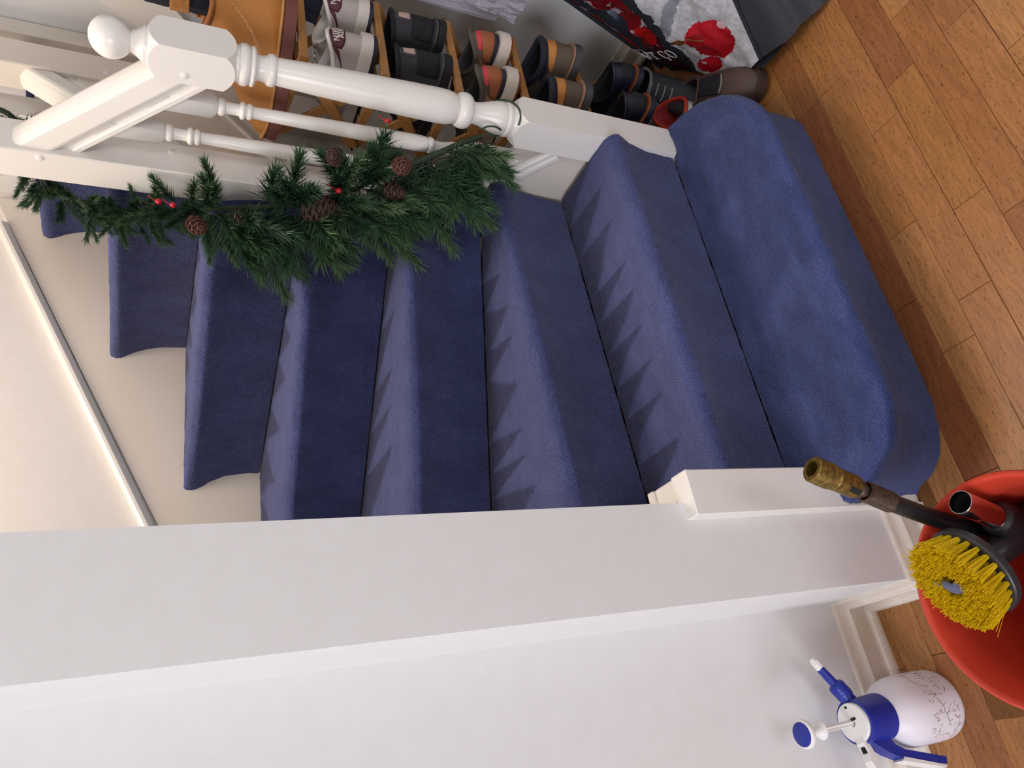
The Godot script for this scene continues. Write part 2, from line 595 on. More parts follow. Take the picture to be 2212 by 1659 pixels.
func floor_planks() -> void:
	var s := S()
	box(s, Vector3(-0.47, -0.06, 0.25), Vector3(4.7, 0.094, 4.95))
	box(s, Vector3(-0.41, -0.007, 1.364), Vector3(4.36, 0.012, 2.47))
	var fl := struct("floor", s, M.gap)
	fl.set_meta("label", "warm brown parquet floor of narrow wooden staves laid parallel to the bottom step")
	var known := {0: [1.033, 0.52], 1: [1.146, 0.66], 2: [1.031, 0.723, 0.31], 3: [0.970, 0.571, 0.07], 4: [1.14, 0.755, 0.502, 0.02], 5: [1.142, 0.62, 0.28], 7: [-0.098, 0.42], 8: [0.02], 6: [0.20]}
	for k in 19:
		# rows counted from the board seam at z = -0.406 towards the stairs, negative rows towards the viewer
		var row := k - 8
		var z1 := -0.406 - row * 0.066
		var z0 := z1 - 0.066
		if z0 < -1.14: continue
		var cuts := [RX - 0.002]
		var fixed: Array = known.get(row, [])
		for x in fixed: cuts.append(x)
		var x: float = cuts[-1]
		if fixed.is_empty(): x -= rng.randf() * 0.3
		while x > -1.3:
			x -= rng.randf_range(0.32, 0.56)
			cuts.append(maxf(x, -1.35))
		var g := 0.0007 if posmod(row, 3) == 0 else 0.0003
		for i in cuts.size() - 1:
			var a: float = cuts[i + 1]
			var b: float = cuts[i]
			if b - a < 0.03: continue
			var pieces := int(ceil((b - a) / 0.75))
			for q in pieces:
				var a2 := lerpf(a, b, float(q) / pieces)
				var b2 := lerpf(a, b, float(q + 1) / pieces)
				var tone := rng.randi() % 5
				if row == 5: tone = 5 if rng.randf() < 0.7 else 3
				if row == 1 and i == 1: tone = 1
				put("plank", plank(a2 + 0.0004, b2 - 0.0004, z0 + (g if posmod(row, 3) == 2 else 0.0003), z1 - g), M["plank%d" % tone], fl)

func plank(x0: float, x1: float, z0: float, z1: float) -> SurfaceTool:
	var s := S()
	var b := 0.0007
	var oy := rng.randf() * 0.82
	var ox := rng.randf() * 0.25
	var top := [Vector3(x0 + b, 0, z0 + b), Vector3(x1 - b, 0, z0 + b), Vector3(x1 - b, 0, z1 - b), Vector3(x0 + b, 0, z1 - b)]
	var low := [Vector3(x0, -b, z0), Vector3(x1, -b, z0), Vector3(x1, -b, z1), Vector3(x0, -b, z1)]
	var add := func(v: Vector3) -> void:
		s.set_uv(Vector2(clampf((v.x - x0) + ox, 0.002, 0.998), (v.z - z0) * 1.8 + oy))
		s.add_vertex(v)
	for v in [top[0], top[1], top[2], top[0], top[2], top[3]]: add.call(v)
	for i in 4:
		var j := (i + 1) % 4
		for v in [top[i], low[i], low[j], top[i], low[j], top[j]]: add.call(v)
		var d := Vector3(0, -0.010, 0)
		for v in [low[i], low[i] + d, low[j] + d, low[i], low[j] + d, low[j]]: add.call(v)
	return s

func skirting_profile() -> Array:
	var p := [Vector2(0, 0.084), Vector2(0.005, 0.0835), Vector2(0.0062, 0.081), Vector2(0.0068, 0.077)]
	for i in 7:
		var a := PI / 2 * i / 6.0
		p.append(Vector2(0.0068 + 0.0085 * (1.0 - cos(a)), 0.077 - 0.017 * sin(a)))
	p.append_array([Vector2(0.0172, 0.0585), Vector2(0.0180, 0.0575), Vector2(0.0180, 0.0555), Vector2(0.0170, 0.0545), Vector2(0.0170, 0.018)])
	for i in 6:
		var a := PI / 2 * i / 5.0
		p.append(Vector2(0.0175 + 0.0125 * sin(a), 0.0035 + 0.0135 * cos(a)))
	p.append_array([Vector2(0.030, 0.0), Vector2(0, 0)])
	return p

func skirtings() -> void:
	var s := S()
	sweep(s, skirting_profile(), [Vector2(-2.6, -1.109), Vector2(0.146, -1.109), Vector2(0.146, -0.923), Vector2(0.2745, -0.923)])
	tag(struct("baseboard_left", s, M.skirting), "cream moulded skirting board round the foot of the left wall", "skirting board")
	s = S()
	sweep(s, skirting_profile(), [Vector2(RX, -1.515), Vector2(RX, 2.6)])
	tag(struct("baseboard_right", s, M.skirting), "skirting board along the shaded right wall behind the shopping bag", "skirting board")

# ---------------------------------------------------------------- stairs
# foot line of every riser (left end, right end) in plan
var RISERS := {2: [Vector2(0.304, -0.996), Vector2(1.172, -0.998)], 3: [Vector2(0.304, -1.174), Vector2(1.172, -1.199)], 4: [Vector2(0.304, -1.535), Vector2(1.172, -1.250)], 5: [Vector2(0.304, -2.10), Vector2(1.172, -1.292)], 6: [Vector2(0.838, -2.143), Vector2(1.172, -1.335)], 7: [Vector2(1.250, -2.143), Vector2(1.262, -1.366)], 8: [Vector2(1.650, -2.143), Vector2(1.70, -1.53)]}
# section of a covered step: share of nose line, share of tread depth, height
const SECTION := [[0.0, 0.0, 0.0], [0.03, 0.0, 0.045], [0.16, 0.0, 0.088], [0.46, 0.0, 0.130], [0.84, 0.0, 0.161], [0.99, 0.0, 0.179], [0.93, 0.06, 0.1945], [0.78, 0.20, 0.1995], [0.4, 0.6, 0.199], [0.12, 0.88, 0.199], [0.0, 1.0, 0.196]]

func staircase() -> void:
	var t := thing("stair_carpet", "deep blue fitted carpet covering every step of the winding stairs", "carpet")
	# bottom step with rounded ends
	var nose := [Vector2(0.279, -0.896), Vector2(0.294, -0.852), Vector2(0.317, -0.806), Vector2(0.345, -0.772), Vector2(0.392, -0.751), Vector2(0.46, -0.742), Vector2(0.64, -0.739), Vector2(0.82, -0.739), Vector2(1.0, -0.739), Vector2(1.088, -0.749), Vector2(1.160, -0.788), Vector2(1.213, -0.845), Vector2(1.245, -0.915), Vector2(1.252, -0.96), Vector2(1.252, -1.01)]
	var foot := [Vector2(0.289, -0.899), Vector2(0.302, -0.882), Vector2(0.316, -0.848), Vector2(0.345, -0.820), Vector2(0.395, -0.801), Vector2(0.46, -0.791), Vector2(0.64, -0.790), Vector2(0.82, -0.791), Vector2(1.0, -0.791), Vector2(1.078, -0.790), Vector2(1.142, -0.800), Vector2(1.190, -0.838), Vector2(1.222, -0.905), Vector2(1.232, -0.95), Vector2(1.234, -1.01)]
	var back := [Vector2(0.352, -0.900), Vector2(0.354, -0.93), Vector2(0.356, -0.965), Vector2(0.362, -0.996), Vector2(0.41, -0.996), Vector2(0.48, -0.996), Vector2(0.65, -0.997), Vector2(0.82, -0.997), Vector2(0.98, -0.998), Vector2(1.06, -0.998), Vector2(1.12, -0.998), Vector2(1.168, -0.996), Vector2(1.176, -0.982), Vector2(1.215, -0.982), Vector2(1.250, -0.984)]
	step_cover(t, 1, spline(foot, 290), spline(nose, 290), spline(back, 290), 96)
	for k in range(2, 8):
		var a: Array = RISERS[k]
		var b: Array = RISERS[k + 1]
		var d: Vector2 = (a[1] - a[0]).normalized()
		var n := Vector2(-d.y, d.x)
		if n.dot(Vector2(-0.7, 0.7)) < 0.0: n = -n
		var nu := int(a[0].distance_to(a[1]) / 0.0050)
		var f := []
		var no := []
		var bk := []
		for i in nu + 1:
			var u := float(i) / nu
			var p: Vector2 = a[0].lerp(a[1], u)
			f.append(p)
			no.append(p + n * (0.046 - 0.012 * pow(u, 3.0)))
			bk.append(b[0].lerp(b[1], u) if k < 5 else turn_back(a, b, u, k))
		step_cover(t, k, f, no, bk, 92)
	# riser of the eighth step and the piece of tread above it
	var f8 := []
	var n8 := []
	var b8 := []
	for i in 61:
		var p: Vector2 = RISERS[8][0].lerp(RISERS[8][1], i / 60.0)
		f8.append(p)
		n8.append(p + Vector2(-0.045, 0.012))
		b8.append(p + Vector2(0.11, -0.0))
	step_cover(t, 8, f8, n8, b8, 60)
	# slanted string board with its capping on the back wall and its plain half along the left wall
	var s := S()
	prism(s, [Vector2(0.304, 0.3), Vector2(1.70, 0.9), Vector2(1.74, 1.72), Vector2(0.685, 1.25), Vector2(0.304, 1.082)], BZ + 0.001, BZ + 0.016)
	tag(struct("trim_2", s, M.cream), "broad cream string board on the back wall beside the upper steps", "string board")
	s = S()
	var dir := Vector3(1.054, 0.463, 0).normalized()
	var up := Vector3(-dir.y, dir.x, 0)
	var prof := [Vector2(-0.004, 0), Vector2(-0.004, 0.019), Vector2(0.001, 0.0225), Vector2(0.005, 0.0225), Vector2(0.006, 0.028), Vector2(0.012, 0.031), Vector2(0.020, 0.030), Vector2(0.026, 0.025), Vector2(0.028, 0.0)]
	var xf := Transform3D(Basis(up, Vector3(0, 0, 1), dir), Vector3(0.685, 1.262, BZ))
	prism(s, prof, -0.43, 1.05, xf)
	tag(struct("trim_3", s, M.gloss), "slanted white moulding capping the string board on the back wall", "moulding")
	s = S()
	box(s, Vector3(0.309, 0.9, -1.62), Vector3(0.012, 1.0, 1.03))
	tag(struct("trim_4", s, M.cream), "cream string board along the left wall of the stairs", "string board")

func turn_back(a: Array, b: Array, u: float, k: int) -> Vector2:
	# back edge of a winding tread: along the wall to the corner where the next riser starts, then along that riser
	var corner := Vector2(0.306, -2.143)
	var near: Vector2 = a[0]
	var path := [near, b[0], b[1]]
	if k == 5: path = [near, corner, b[0], b[1]]
	if k == 7: path = [near, b[0], b[1], b[1] + Vector2(-0.3, 0.12)]
	var total := 0.0
	for i in path.size() - 1: total += path[i].distance_to(path[i + 1])
	var d := u * total
	for i in path.size() - 1:
		var l: float = path[i].distance_to(path[i + 1])
		if d <= l or i == path.size() - 2: return path[i].lerp(path[i + 1], minf(d / maxf(l, 1e-6), 1.0))
		d -= l
	return path[-1]

func step_cover(t: Node3D, k: int, foot: Array, nose: Array, back: Array, nv: int) -> void:
	var sec := []
	for q in SECTION: sec.append(Vector3(q[0], q[1], q[2]))
	# even spacing along the section
	var fine := spline(sec, 400)
	var mid := foot.size() / 2
	var acc := [0.0]
	var last := Vector3.ZERO
	for i in fine.size():
		var q: Vector3 = fine[i]
		var p2: Vector2 = foot[mid] * (1.0 - q.x - q.y) + nose[mid] * q.x + back[mid] * q.y
		var p := Vector3(p2.x, q.z, p2.y)
		if i > 0: acc.append(acc[-1] + p.distance_to(last))
		last = p
	var shares := []
	var at := 0
	for i in nv + 1:
		var want: float = acc[-1] * i / nv
		while at < acc.size() - 2 and acc[at + 1] < want: at += 1
		shares.append(fine[at].lerp(fine[at + 1], clampf((want - acc[at]) / maxf(acc[at + 1] - acc[at], 1e-6), 0, 1)))
	var nu := foot.size()
	var base := (k - 1) * RISE
	var v := PackedVector3Array()
	var col := PackedColorArray()
	var nap := FastNoiseLite.new()
	nap.seed = 70 + k
	nap.frequency = 1.0
	nap.fractal_octaves = 3
	var along := 0.0
	for i in nu:
		if i > 0: along += foot[i].distance_to(foot[i - 1]) * 0.5 + nose[i].distance_to(nose[i - 1]) * 0.5
		for j in nv + 1:
			var q: Vector3 = shares[j]
			var p2: Vector2 = foot[i] * (1.0 - q.x - q.y) + nose[i] * q.x + back[i] * q.y
			v.append(Vector3(p2.x, base + q.z, p2.y))
			col.append(nap_shading(k, along, q, p2, nap))
	var w := v.duplicate()
	var m := nv + 1
	for i in nu:
		for j in m:
			var n := normal_at(v, i, j, nu, m)
			var p := v[i * m + j]
			var q: Vector3 = shares[j]
			var fluffy := clampf(1.0 - absf(q.z - 0.185) / 0.05, 0.0, 1.0) * clampf(1.0 - q.y * 3.5, 0.0, 1.0)
			var h := wob.get_noise_3dv(p * 26.0) * 0.0016 + wob.get_noise_3dv(p * 120.0) * (0.0009 + 0.0016 * fluffy)
			w[i * m + j] = p + n * h
	var nor := PackedVector3Array()
	nor.resize(w.size())
	for i in nu:
		for j in m: nor[i * m + j] = normal_at(w, i, j, nu, m)
	var idx := PackedInt32Array()
	for i in nu - 1:
		for j in nv:
			var a := i * m + j
			idx.append_array([a, a + 1, a + m + 1, a, a + m + 1, a + m])
	var arr := []
	arr.resize(Mesh.ARRAY_MAX)
	arr[Mesh.ARRAY_VERTEX] = w
	arr[Mesh.ARRAY_NORMAL] = nor
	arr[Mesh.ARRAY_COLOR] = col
	arr[Mesh.ARRAY_INDEX] = idx
	var am := ArrayMesh.new()
	am.add_surface_from_arrays(Mesh.PRIMITIVE_TRIANGLES, arr)
	put("carpeted_step", am, M.carpet, t)

func normal_at(v: PackedVector3Array, i: int, j: int, nu: int, m: int) -> Vector3:
	var a := v[mini(i + 1, nu - 1) * m + j] - v[maxi(i - 1, 0) * m + j]
	var b := v[i * m + mini(j + 1, m - 1)] - v[i * m + maxi(j - 1, 0)]
	var n := a.cross(b)
	if n.length_squared() < 1e-14: return Vector3.UP
	n = n.normalized()
	return n

# pile colour: shading of the vacuum-brushed nap painted in as bands along each tread
func nap_shading(k: int, u: float, q: Vector3, p: Vector2, nz: FastNoiseLite) -> Color:
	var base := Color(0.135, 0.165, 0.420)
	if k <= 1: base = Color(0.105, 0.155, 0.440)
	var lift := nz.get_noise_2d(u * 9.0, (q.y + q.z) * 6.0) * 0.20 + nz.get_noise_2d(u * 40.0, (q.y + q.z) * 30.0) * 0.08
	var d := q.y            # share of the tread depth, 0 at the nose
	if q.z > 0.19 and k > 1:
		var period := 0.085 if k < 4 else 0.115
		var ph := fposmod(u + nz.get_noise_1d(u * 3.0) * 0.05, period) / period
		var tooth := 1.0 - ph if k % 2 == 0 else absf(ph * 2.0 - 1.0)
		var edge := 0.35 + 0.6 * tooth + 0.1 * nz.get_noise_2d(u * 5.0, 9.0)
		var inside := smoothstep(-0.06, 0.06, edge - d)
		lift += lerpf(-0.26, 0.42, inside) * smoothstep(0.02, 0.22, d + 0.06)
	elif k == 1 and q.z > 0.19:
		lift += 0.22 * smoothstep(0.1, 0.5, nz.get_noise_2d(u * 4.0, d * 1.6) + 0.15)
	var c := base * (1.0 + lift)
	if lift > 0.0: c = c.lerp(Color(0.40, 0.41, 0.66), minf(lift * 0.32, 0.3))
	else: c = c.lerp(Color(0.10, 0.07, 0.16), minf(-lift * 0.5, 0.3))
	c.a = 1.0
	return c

# ---------------------------------------------------------------- posts and rails
func newel_shape() -> SurfaceTool:
	var s := S()
	var h := 0.0378
	# square blocks with hollowed (lamb's tongue) shoulders, joined by the turned shaft
	turned_block(s, 0.17, 0.604, h, false, true)
	turned_block(s, 1.172, 1.315, h, true, true)
	var p := [Vector2(0.0375, 0.598)]
	p.append_array([Vector2(0.0375, 0.606), Vector2(0.0350, 0.612)])
	p.append_array([Vector2(0.0365, 0.617), Vector2(0.0365, 0.622), Vector2(0.0335, 0.626), Vector2(0.0352, 0.634), Vector2(0.0340, 0.645), Vector2(0.0300, 0.660), Vector2(0.0255, 0.676), Vector2(0.0225, 0.690), Vector2(0.0222, 0.697), Vector2(0.0240, 0.698), Vector2(0.0240, 0.702)])
	p.append_array(bead(0.703, 0.737, 0.0262, 0.0370))
	p.append_array([Vector2(0.0285, 0.738), Vector2(0.0318, 0.744), Vector2(0.0345, 0.756), Vector2(0.0352, 0.775), Vector2(0.0345, 0.83), Vector2(0.0322, 0.92), Vector2(0.0290, 1.02), Vector2(0.0252, 1.098)])
	p.append_array(bead(1.099, 1.116, 0.0250, 0.0295))
	p.append_array([Vector2(0.0246, 1.118), Vector2(0.0225, 1.124), Vector2(0.0228, 1.130), Vector2(0.0270, 1.135)])
	p.append_array(bead(1.136, 1.146, 0.0310, 0.0362))
	p.append_array(bead(1.1465, 1.166, 0.0320, 0.0378))
	p.append_array([Vector2(0.033, 1.167), Vector2(0.033, 1.178)])
	lathe(s, p, 40)
	return s

func turned_block(s: SurfaceTool, y0: float, y1: float, h: float, cut_low: bool, cut_high: bool) -> void:
	# four flat sides whose ends are cut by a cone: the edge of every side bows, corners reach furthest in
	var n := 16
	var drop := h * 0.45
	s.set_smooth_group(-1)
	for k in 4:
		var xf := Transform3D(Basis(Vector3.UP, k * PI / 2), Vector3.ZERO)
		for i in n:
			var a := lerpf(-h, h, float(i) / n)
			var b := lerpf(-h, h, float(i + 1) / n)
			var da := drop * pow(absf(a) / h, 2.2)
			var db := drop * pow(absf(b) / h, 2.2)
			var la := y0 + (da if cut_low else 0.0)
			var lb := y0 + (db if cut_low else 0.0)
			var ha := y1 - (da if cut_high else 0.0)
			var hb := y1 - (db if cut_high else 0.0)
			var q := [Vector3(a, ha, h), Vector3(b, hb, h), Vector3(b, lb, h), Vector3(a, la, h)]
			for v in [q[0], q[1], q[2], q[0], q[2], q[3]]: s.add_vertex(xf * v)
			var r := h * 0.80
			if cut_high:
				var ia := Vector3(a, 0, h).normalized() * r + Vector3(0, y1 + 0.003, 0)
				var ib := Vector3(b, 0, h).normalized() * r + Vector3(0, y1 + 0.003, 0)
				for v in [ia, ib, q[1], ia, q[1], q[0]]: s.add_vertex(xf * v)
			if cut_low:
				var ia := Vector3(a, 0, h).normalized() * r + Vector3(0, y0 - 0.003, 0)
				var ib := Vector3(b, 0, h).normalized() * r + Vector3(0, y0 - 0.003, 0)
				for v in [q[3], q[2], ib, q[3], ib, ia]: s.add_vertex(xf * v)

func plug(parent: Node3D, at: Vector3, n: Vector3) -> void:
	var s := S()
	lathe(s, [Vector2(0.0075, 0), Vector2(0.0075, 0.0006), Vector2(0.006, 0.0014), Vector2(0.0, 0.0016)], 16, frame(n, at))
	put("screw_cover", s, M.gloss, parent)

func rail_profile() -> Array:
	# (sideways, up) half section mirrored
	var half := [Vector2(0.0, 0.0), Vector2(0.0225, 0.0), Vector2(0.0225, 0.008), Vector2(0.019, 0.011), Vector2(0.0162, 0.016), Vector2(0.0162, 0.020), Vector2(0.019, 0.025), Vector2(0.0245, 0.029), Vector2(0.0285, 0.033), Vector2(0.030, 0.038), Vector2(0.030, 0.040), Vector2(0.0285, 0.070), Vector2(0.025, 0.076), Vector2(0.014, 0.080), Vector2(0.0, 0.081)]
	var out := half.duplicate()
	for i in range(half.size() - 2, 0, -1): out.append(Vector2(-half[i].x, half[i].y))
	return out

# handrail whose ends are cut upright against the posts: section drawn in the upright plane of the post face
func rail(s: SurfaceTool, a: Vector3, b: Vector3) -> void:
	var d := (b - a)
	var flat := Vector3(d.x, 0, d.z).normalized()
	var side := flat.cross(Vector3.UP)
	var slope := d.y / Vector2(d.x, d.z).length()
	var grow := sqrt(1.0 + slope * slope)
	var rows := []
	for e in [a, b]:
		var row := PackedVector3Array()
		for q in rail_profile(): row.append(e + side * q.x + Vector3.UP * q.y * grow)
		rows.append(row)
	s.set_smooth_group(-1)
	var n: int = rows[0].size()
	for j in n:
		var j2 := (j + 1) % n
		for v in [rows[0][j], rows[0][j2], rows[1][j2], rows[0][j], rows[1][j2], rows[1][j]]: s.add_vertex(v)
	var p := PackedVector2Array(rail_profile())
	var t := Geometry2D.triangulate_polygon(p)
	for r in rows:
		for k in t: s.add_vertex(r[k])

func baluster(parent: Node3D, z: float, top: float, low: float) -> void:
	# top: underside of the upper block; low: foot on the sloping base rail
	var x := 1.212
	var s := S()
	var h := 0.0175
	var y := top
	turned_small(s, Vector3(x, 0, z), y, y + 0.16, h, true)
	turned_small(s, Vector3(x, 0, z), low, y - 0.515, h, false)
	var p := [Vector2(0.012, y + 0.004)]
	p.append_array(bead(y - 0.003, y - 0.018, 0.0125, 0.0172, 7))
	p.append_array([Vector2(0.0122, y - 0.020), Vector2(0.0112, y - 0.034), Vector2(0.0118, y - 0.043)])
	p.append_array(bead(y - 0.044, y - 0.055, 0.0125, 0.0175, 7))
	p.append_array(bead(y - 0.0565, y - 0.068, 0.0125, 0.0160, 7))
	p.append_array([Vector2(0.0118, y - 0.070), Vector2(0.0125, y - 0.10), Vector2(0.0150, y - 0.24), Vector2(0.0172, y - 0.36), Vector2(0.0178, y - 0.41), Vector2(0.0165, y - 0.43)])
	p.append_array(bead(y - 0.432, y - 0.447, 0.013, 0.0178, 7))
	p.append_array([Vector2(0.0115, y - 0.45), Vector2(0.012, y - 0.47), Vector2(0.0165, y - 0.49), Vector2(0.0165, y - 0.50), Vector2(0.013, y - 0.505), Vector2(0.013, y - 0.52)])
	p.reverse()
	lathe(s, p, 24, Transform3D(Basis(), Vector3(x, 0, z)))
	put("baluster", s, M.gloss, parent)

func turned_small(s: SurfaceTool, at: Vector3, y0: float, y1: float, h: float, cut_low: bool) -> void:
	var t := S()
	turned_block(t, y0, y1, h, cut_low, not cut_low)
	t.generate_normals()
	var m := t.commit()
	s.append_from(m, 0, Transform3D(Basis(), at))

func balustrade() -> void:
	var t := thing("balustrade", "white painted stair balustrade with ball topped newel post, handrails and turned balusters", "banister")
	var nw := put("newel_post", newel_shape(), M.gloss, t, Transform3D(Basis(), Vector3(1.211, 0, -1.02)))
	var s := S()
	var prof := [Vector2(0.0325, 1.316), Vector2(0.0330, 1.319), Vector2(0.0330, 1.3225), Vector2(0.0300, 1.3235), Vector2(0.0275, 1.327), Vector2(0.0215, 1.335), Vector2(0.0190, 1.341)]
	for i in 17:
		var a := -0.52 * PI + asin(0.0) + (0.18 + 0.82 * i / 16.0) * PI
		prof.append(Vector2(maxf(0.0355 * cos(a), 0.0), 1.3735 + 0.0348 * sin(a)))
	prof[-1] = Vector2(0.0, 1.4083)
	lathe(s, prof, 40)
	put("ball_finial", s, M.gloss, nw)
	plug(nw, Vector3(-0.0378, 1.255, -0.018), Vector3(-1, 0, 0))
	# tall second post and the third one further up
	s = S()
	box(s, Vector3(1.2125, 1.45, -1.329), Vector3(0.079, 2.9, 0.077), 0.0025)
	var n2 := put("newel_post", s, M.gloss, t)
	plug(n2, Vector3(1.173, 1.497, -1.304), Vector3(-1, 0, 0))
	plug(n2, Vector3(1.227, 1.266, -1.2905), Vector3(0, 0, 1))
	plug(n2, Vector3(1.223, 1.07, -1.2905), Vector3(0, 0, 1))
	s = S()
	box(s, Vector3(1.6115, 1.45, -1.489), Vector3(0.077, 2.9, 0.078), 0.0025)
	var n3 := put("newel_post", s, M.cream, t)
	plug(n3, Vector3(1.596, 1.407, -1.450), Vector3(0, 0, 1))
	# lower handrail
	s = S()
	rail(s, Vector3(1.212, 1.200, -1.057), Vector3(1.212, 1.430, -1.2905))
	put("handrail", s, M.gloss, t)
	s = S()
	rail(s, Vector3(1.2505, 1.205, -1.335), Vector3(1.573, 1.480, -1.488))
	put("handrail", s, M.gloss, t)
	baluster(t, -1.131, 1.195, 0.545)
	baluster(t, -1.222, 1.284, 0.63)
	# closed string with moulded base rail
	s = S()
	prism(s, [Vector2(1.0, 0.16), Vector2(1.0, 0.43), Vector2(1.058, 0.482), Vector2(1.2905, 0.672), Vector2(1.2905, 0.40)], 1.186, 1.238, Transform3D(Basis(Vector3(0, 0, -1), Vector3.UP, Vector3(1, 0, 0)), Vector3.ZERO))
	put("string_board", s, M.cream, t)
	s = S()
	var a := Vector3(1.212, 0.484, -1.057)
	var b := Vector3(1.212, 0.674, -1.2905)
	var d := (b - a).normalized()
	var side := Vector3(1, 0, 0)
	var up := d.cross(side) * -1.0
	if up.y < 0: up = -up
	var capping := [Vector2(-0.030, -0.022), Vector2(-0.036, -0.020), Vector2(-0.036, -0.012), Vector2(-0.031, -0.009), Vector2(-0.031, -0.004), Vector2(-0.036, 0.0), Vector2(-0.037, 0.006), Vector2(-0.033, 0.012), Vector2(-0.028, 0.014), Vector2(0.030, 0.014), Vector2(0.036, 0.006), Vector2(0.034, -0.022)]
	prism(s, capping, 0.0, a.distance_to(b), Transform3D(Basis(side, up, side.cross(up)), b if side.cross(up).dot(d) < 0 else a))
	put("base_rail", s, M.gloss, t)
	# upper string between second and third post
	var p0 := Vector2(1.252, -1.301)
	var p1 := Vector2(1.573, -1.460)
	var dir := Vector3(p1.x - p0.x, 0, p1.y - p0.y)
	var len := dir.length()
	dir = dir.normalized()
	var xf := Transform3D(Basis(dir, Vector3.UP, dir.cross(Vector3.UP)), Vector3(p0.x, 0, p0.y))
	s = S()
	prism(s, [Vector2(0, 1.000), Vector2(len, 1.135), Vector2(len, 1.47), Vector2(0, 1.21)], -0.03, 0.0, xf)
	put("string_board", s, M.cream, t)
	s = S()
	for q in [[0.012, 0.008], [-0.030, 0.005]]:
		var y0: float = 1.040 + q[0]
		prism(s, [Vector2(0, y0), Vector2(len, y0 + 0.118), Vector2(len, y0 + 0.118 + 0.008), Vector2(0, y0 + 0.008)], -0.002, q[1], xf)
	put("bead_moulding", s, M.gloss, t)
	# short white post end above the upper handrail
	s = S()
	box(s, Vector3(1.602, 1.85, -1.635), Vector3(0.066, 0.67, 0.06), 0.002)
	box(s, Vector3(1.648, 1.553, -1.605), Vector3(0.018, 0.032, 0.02), 0.002)
	put("newel_drop", s, M.gloss, t)
	# sloping board fixed high on the right wall
	s = S()
	prism(s, [Vector2(1.18, 1.475), Vector2(1.303, 1.310), Vector2(1.45, 1.18), Vector2(1.46, 1.30), Vector2(1.372, 1.437), Vector2(1.335, 1.527), Vector2(1.26, 1.66)], 1.752, RX, Transform3D(Basis(Vector3(0, 0, -1), Vector3.UP, Vector3(1, 0, 0)), Vector3.ZERO))
	tag(struct("trim_5", s, M.gloss), "sloping white board high on the right wall behind the ball finial", "board")
	s = S()
	box(s, Vector3(RX - 0.011, 1.585, -1.34), Vector3(0.022, 0.05, 0.022), 0.003)
	tag(struct("trim_6", s, M.gloss), "small white block on the right wall above the sloping board", "block")

func half_newel() -> void:
	var t := thing("short_newel", "short white square half newel post at the left foot of the stairs", "newel post", Vector3(0.312, 0, -0.92))
	var s := S()
	box(s, Vector3(0, 0.2615, 0.002), Vector3(0.0765, 0.523, 0.040), 0.002)
	put("post", s, M.gloss, t)
	s = S()
	box(s, Vector3(0.006, 0.259, -0.045), Vector3(0.062, 0.518, 0.054), 0.002)
	box(s, Vector3(0.020, 0.262, -0.079), Vector3(0.032, 0.525, 0.016), 0.002)
	put("rear_block", s, M.gloss, t)
	s = S()
	prism(s, [Vector2(-0.038, 0), Vector2(0.0, 0), Vector2(-0.022, -0.026)], 0.50, 0.5235, Transform3D(Basis(Vector3(1, 0, 0), Vector3(0, 0, 1), Vector3(0, 1, 0)), Vector3(0, 0, -0.018)))
	put("mitred_corner", s, M.gloss, t)

# ---------------------------------------------------------------- garland
func tip_mesh(k: int) -> ArrayMesh:
	var r := RandomNumberGenerator.new()
	r.seed = 300 + k
	var s := S()
	var len := 0.075 + 0.012 * k
	s.set_color(Color(0.03, 0.045, 0.025))
	tube(s, [Vector3.ZERO, Vector3(0, len * 0.5, 0.002), Vector3(0, len, 0)], 0.0012, 4, false)
	s.set_smooth_group(-1)
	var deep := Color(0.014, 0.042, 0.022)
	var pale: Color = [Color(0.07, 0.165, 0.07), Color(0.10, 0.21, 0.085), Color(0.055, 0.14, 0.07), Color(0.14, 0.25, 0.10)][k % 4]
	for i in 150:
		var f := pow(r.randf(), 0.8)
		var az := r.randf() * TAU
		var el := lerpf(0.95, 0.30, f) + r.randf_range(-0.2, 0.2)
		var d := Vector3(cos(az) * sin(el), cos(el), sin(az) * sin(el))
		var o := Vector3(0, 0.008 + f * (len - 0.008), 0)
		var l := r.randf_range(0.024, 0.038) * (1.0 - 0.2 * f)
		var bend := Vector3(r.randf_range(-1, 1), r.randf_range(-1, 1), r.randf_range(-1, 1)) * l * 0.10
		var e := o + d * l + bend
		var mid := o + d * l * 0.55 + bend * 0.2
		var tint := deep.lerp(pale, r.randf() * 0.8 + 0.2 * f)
		for sidek in 2:
			var sd := d.cross(Vector3.RIGHT if absf(d.x) < 0.8 else Vector3.UP).normalized()
			if sidek: sd = d.cross(sd)
			sd *= 0.00065
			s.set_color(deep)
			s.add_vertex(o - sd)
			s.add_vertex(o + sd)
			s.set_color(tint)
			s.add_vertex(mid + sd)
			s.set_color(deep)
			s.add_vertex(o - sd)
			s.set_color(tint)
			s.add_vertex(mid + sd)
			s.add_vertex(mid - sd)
			s.add_vertex(mid - sd)
			s.add_vertex(mid + sd)
			s.add_vertex(e)
	return mesh_of(s)

func scale_mesh(open := 1.0) -> ArrayMesh:
	# a woody cone scale: thick spoon with a raised lip, root at the origin, growing along +x
	var s := S(false)
	var rows := []
	for i in 7:
		var f := i / 6.0
		var row := PackedVector3Array()
		var w := 0.30 + 0.95 * sin(minf(f * 1.25, 1.0) * PI / 2) - (0.75 if f > 0.95 else 0.0)
		for j in 10:
			var a := TAU * j / 10
			row.append(Vector3(f, 0.30 * f * f * open + sin(a) * (0.10 + 0.06 * f), cos(a) * w * 0.42))
		rows.append(row)
	skin(s, rows, true)
	s.set_smooth_group(-1)
	face(s, Array(rows[-1]), Vector3(0, 0, 0))
	return mesh_of(s)

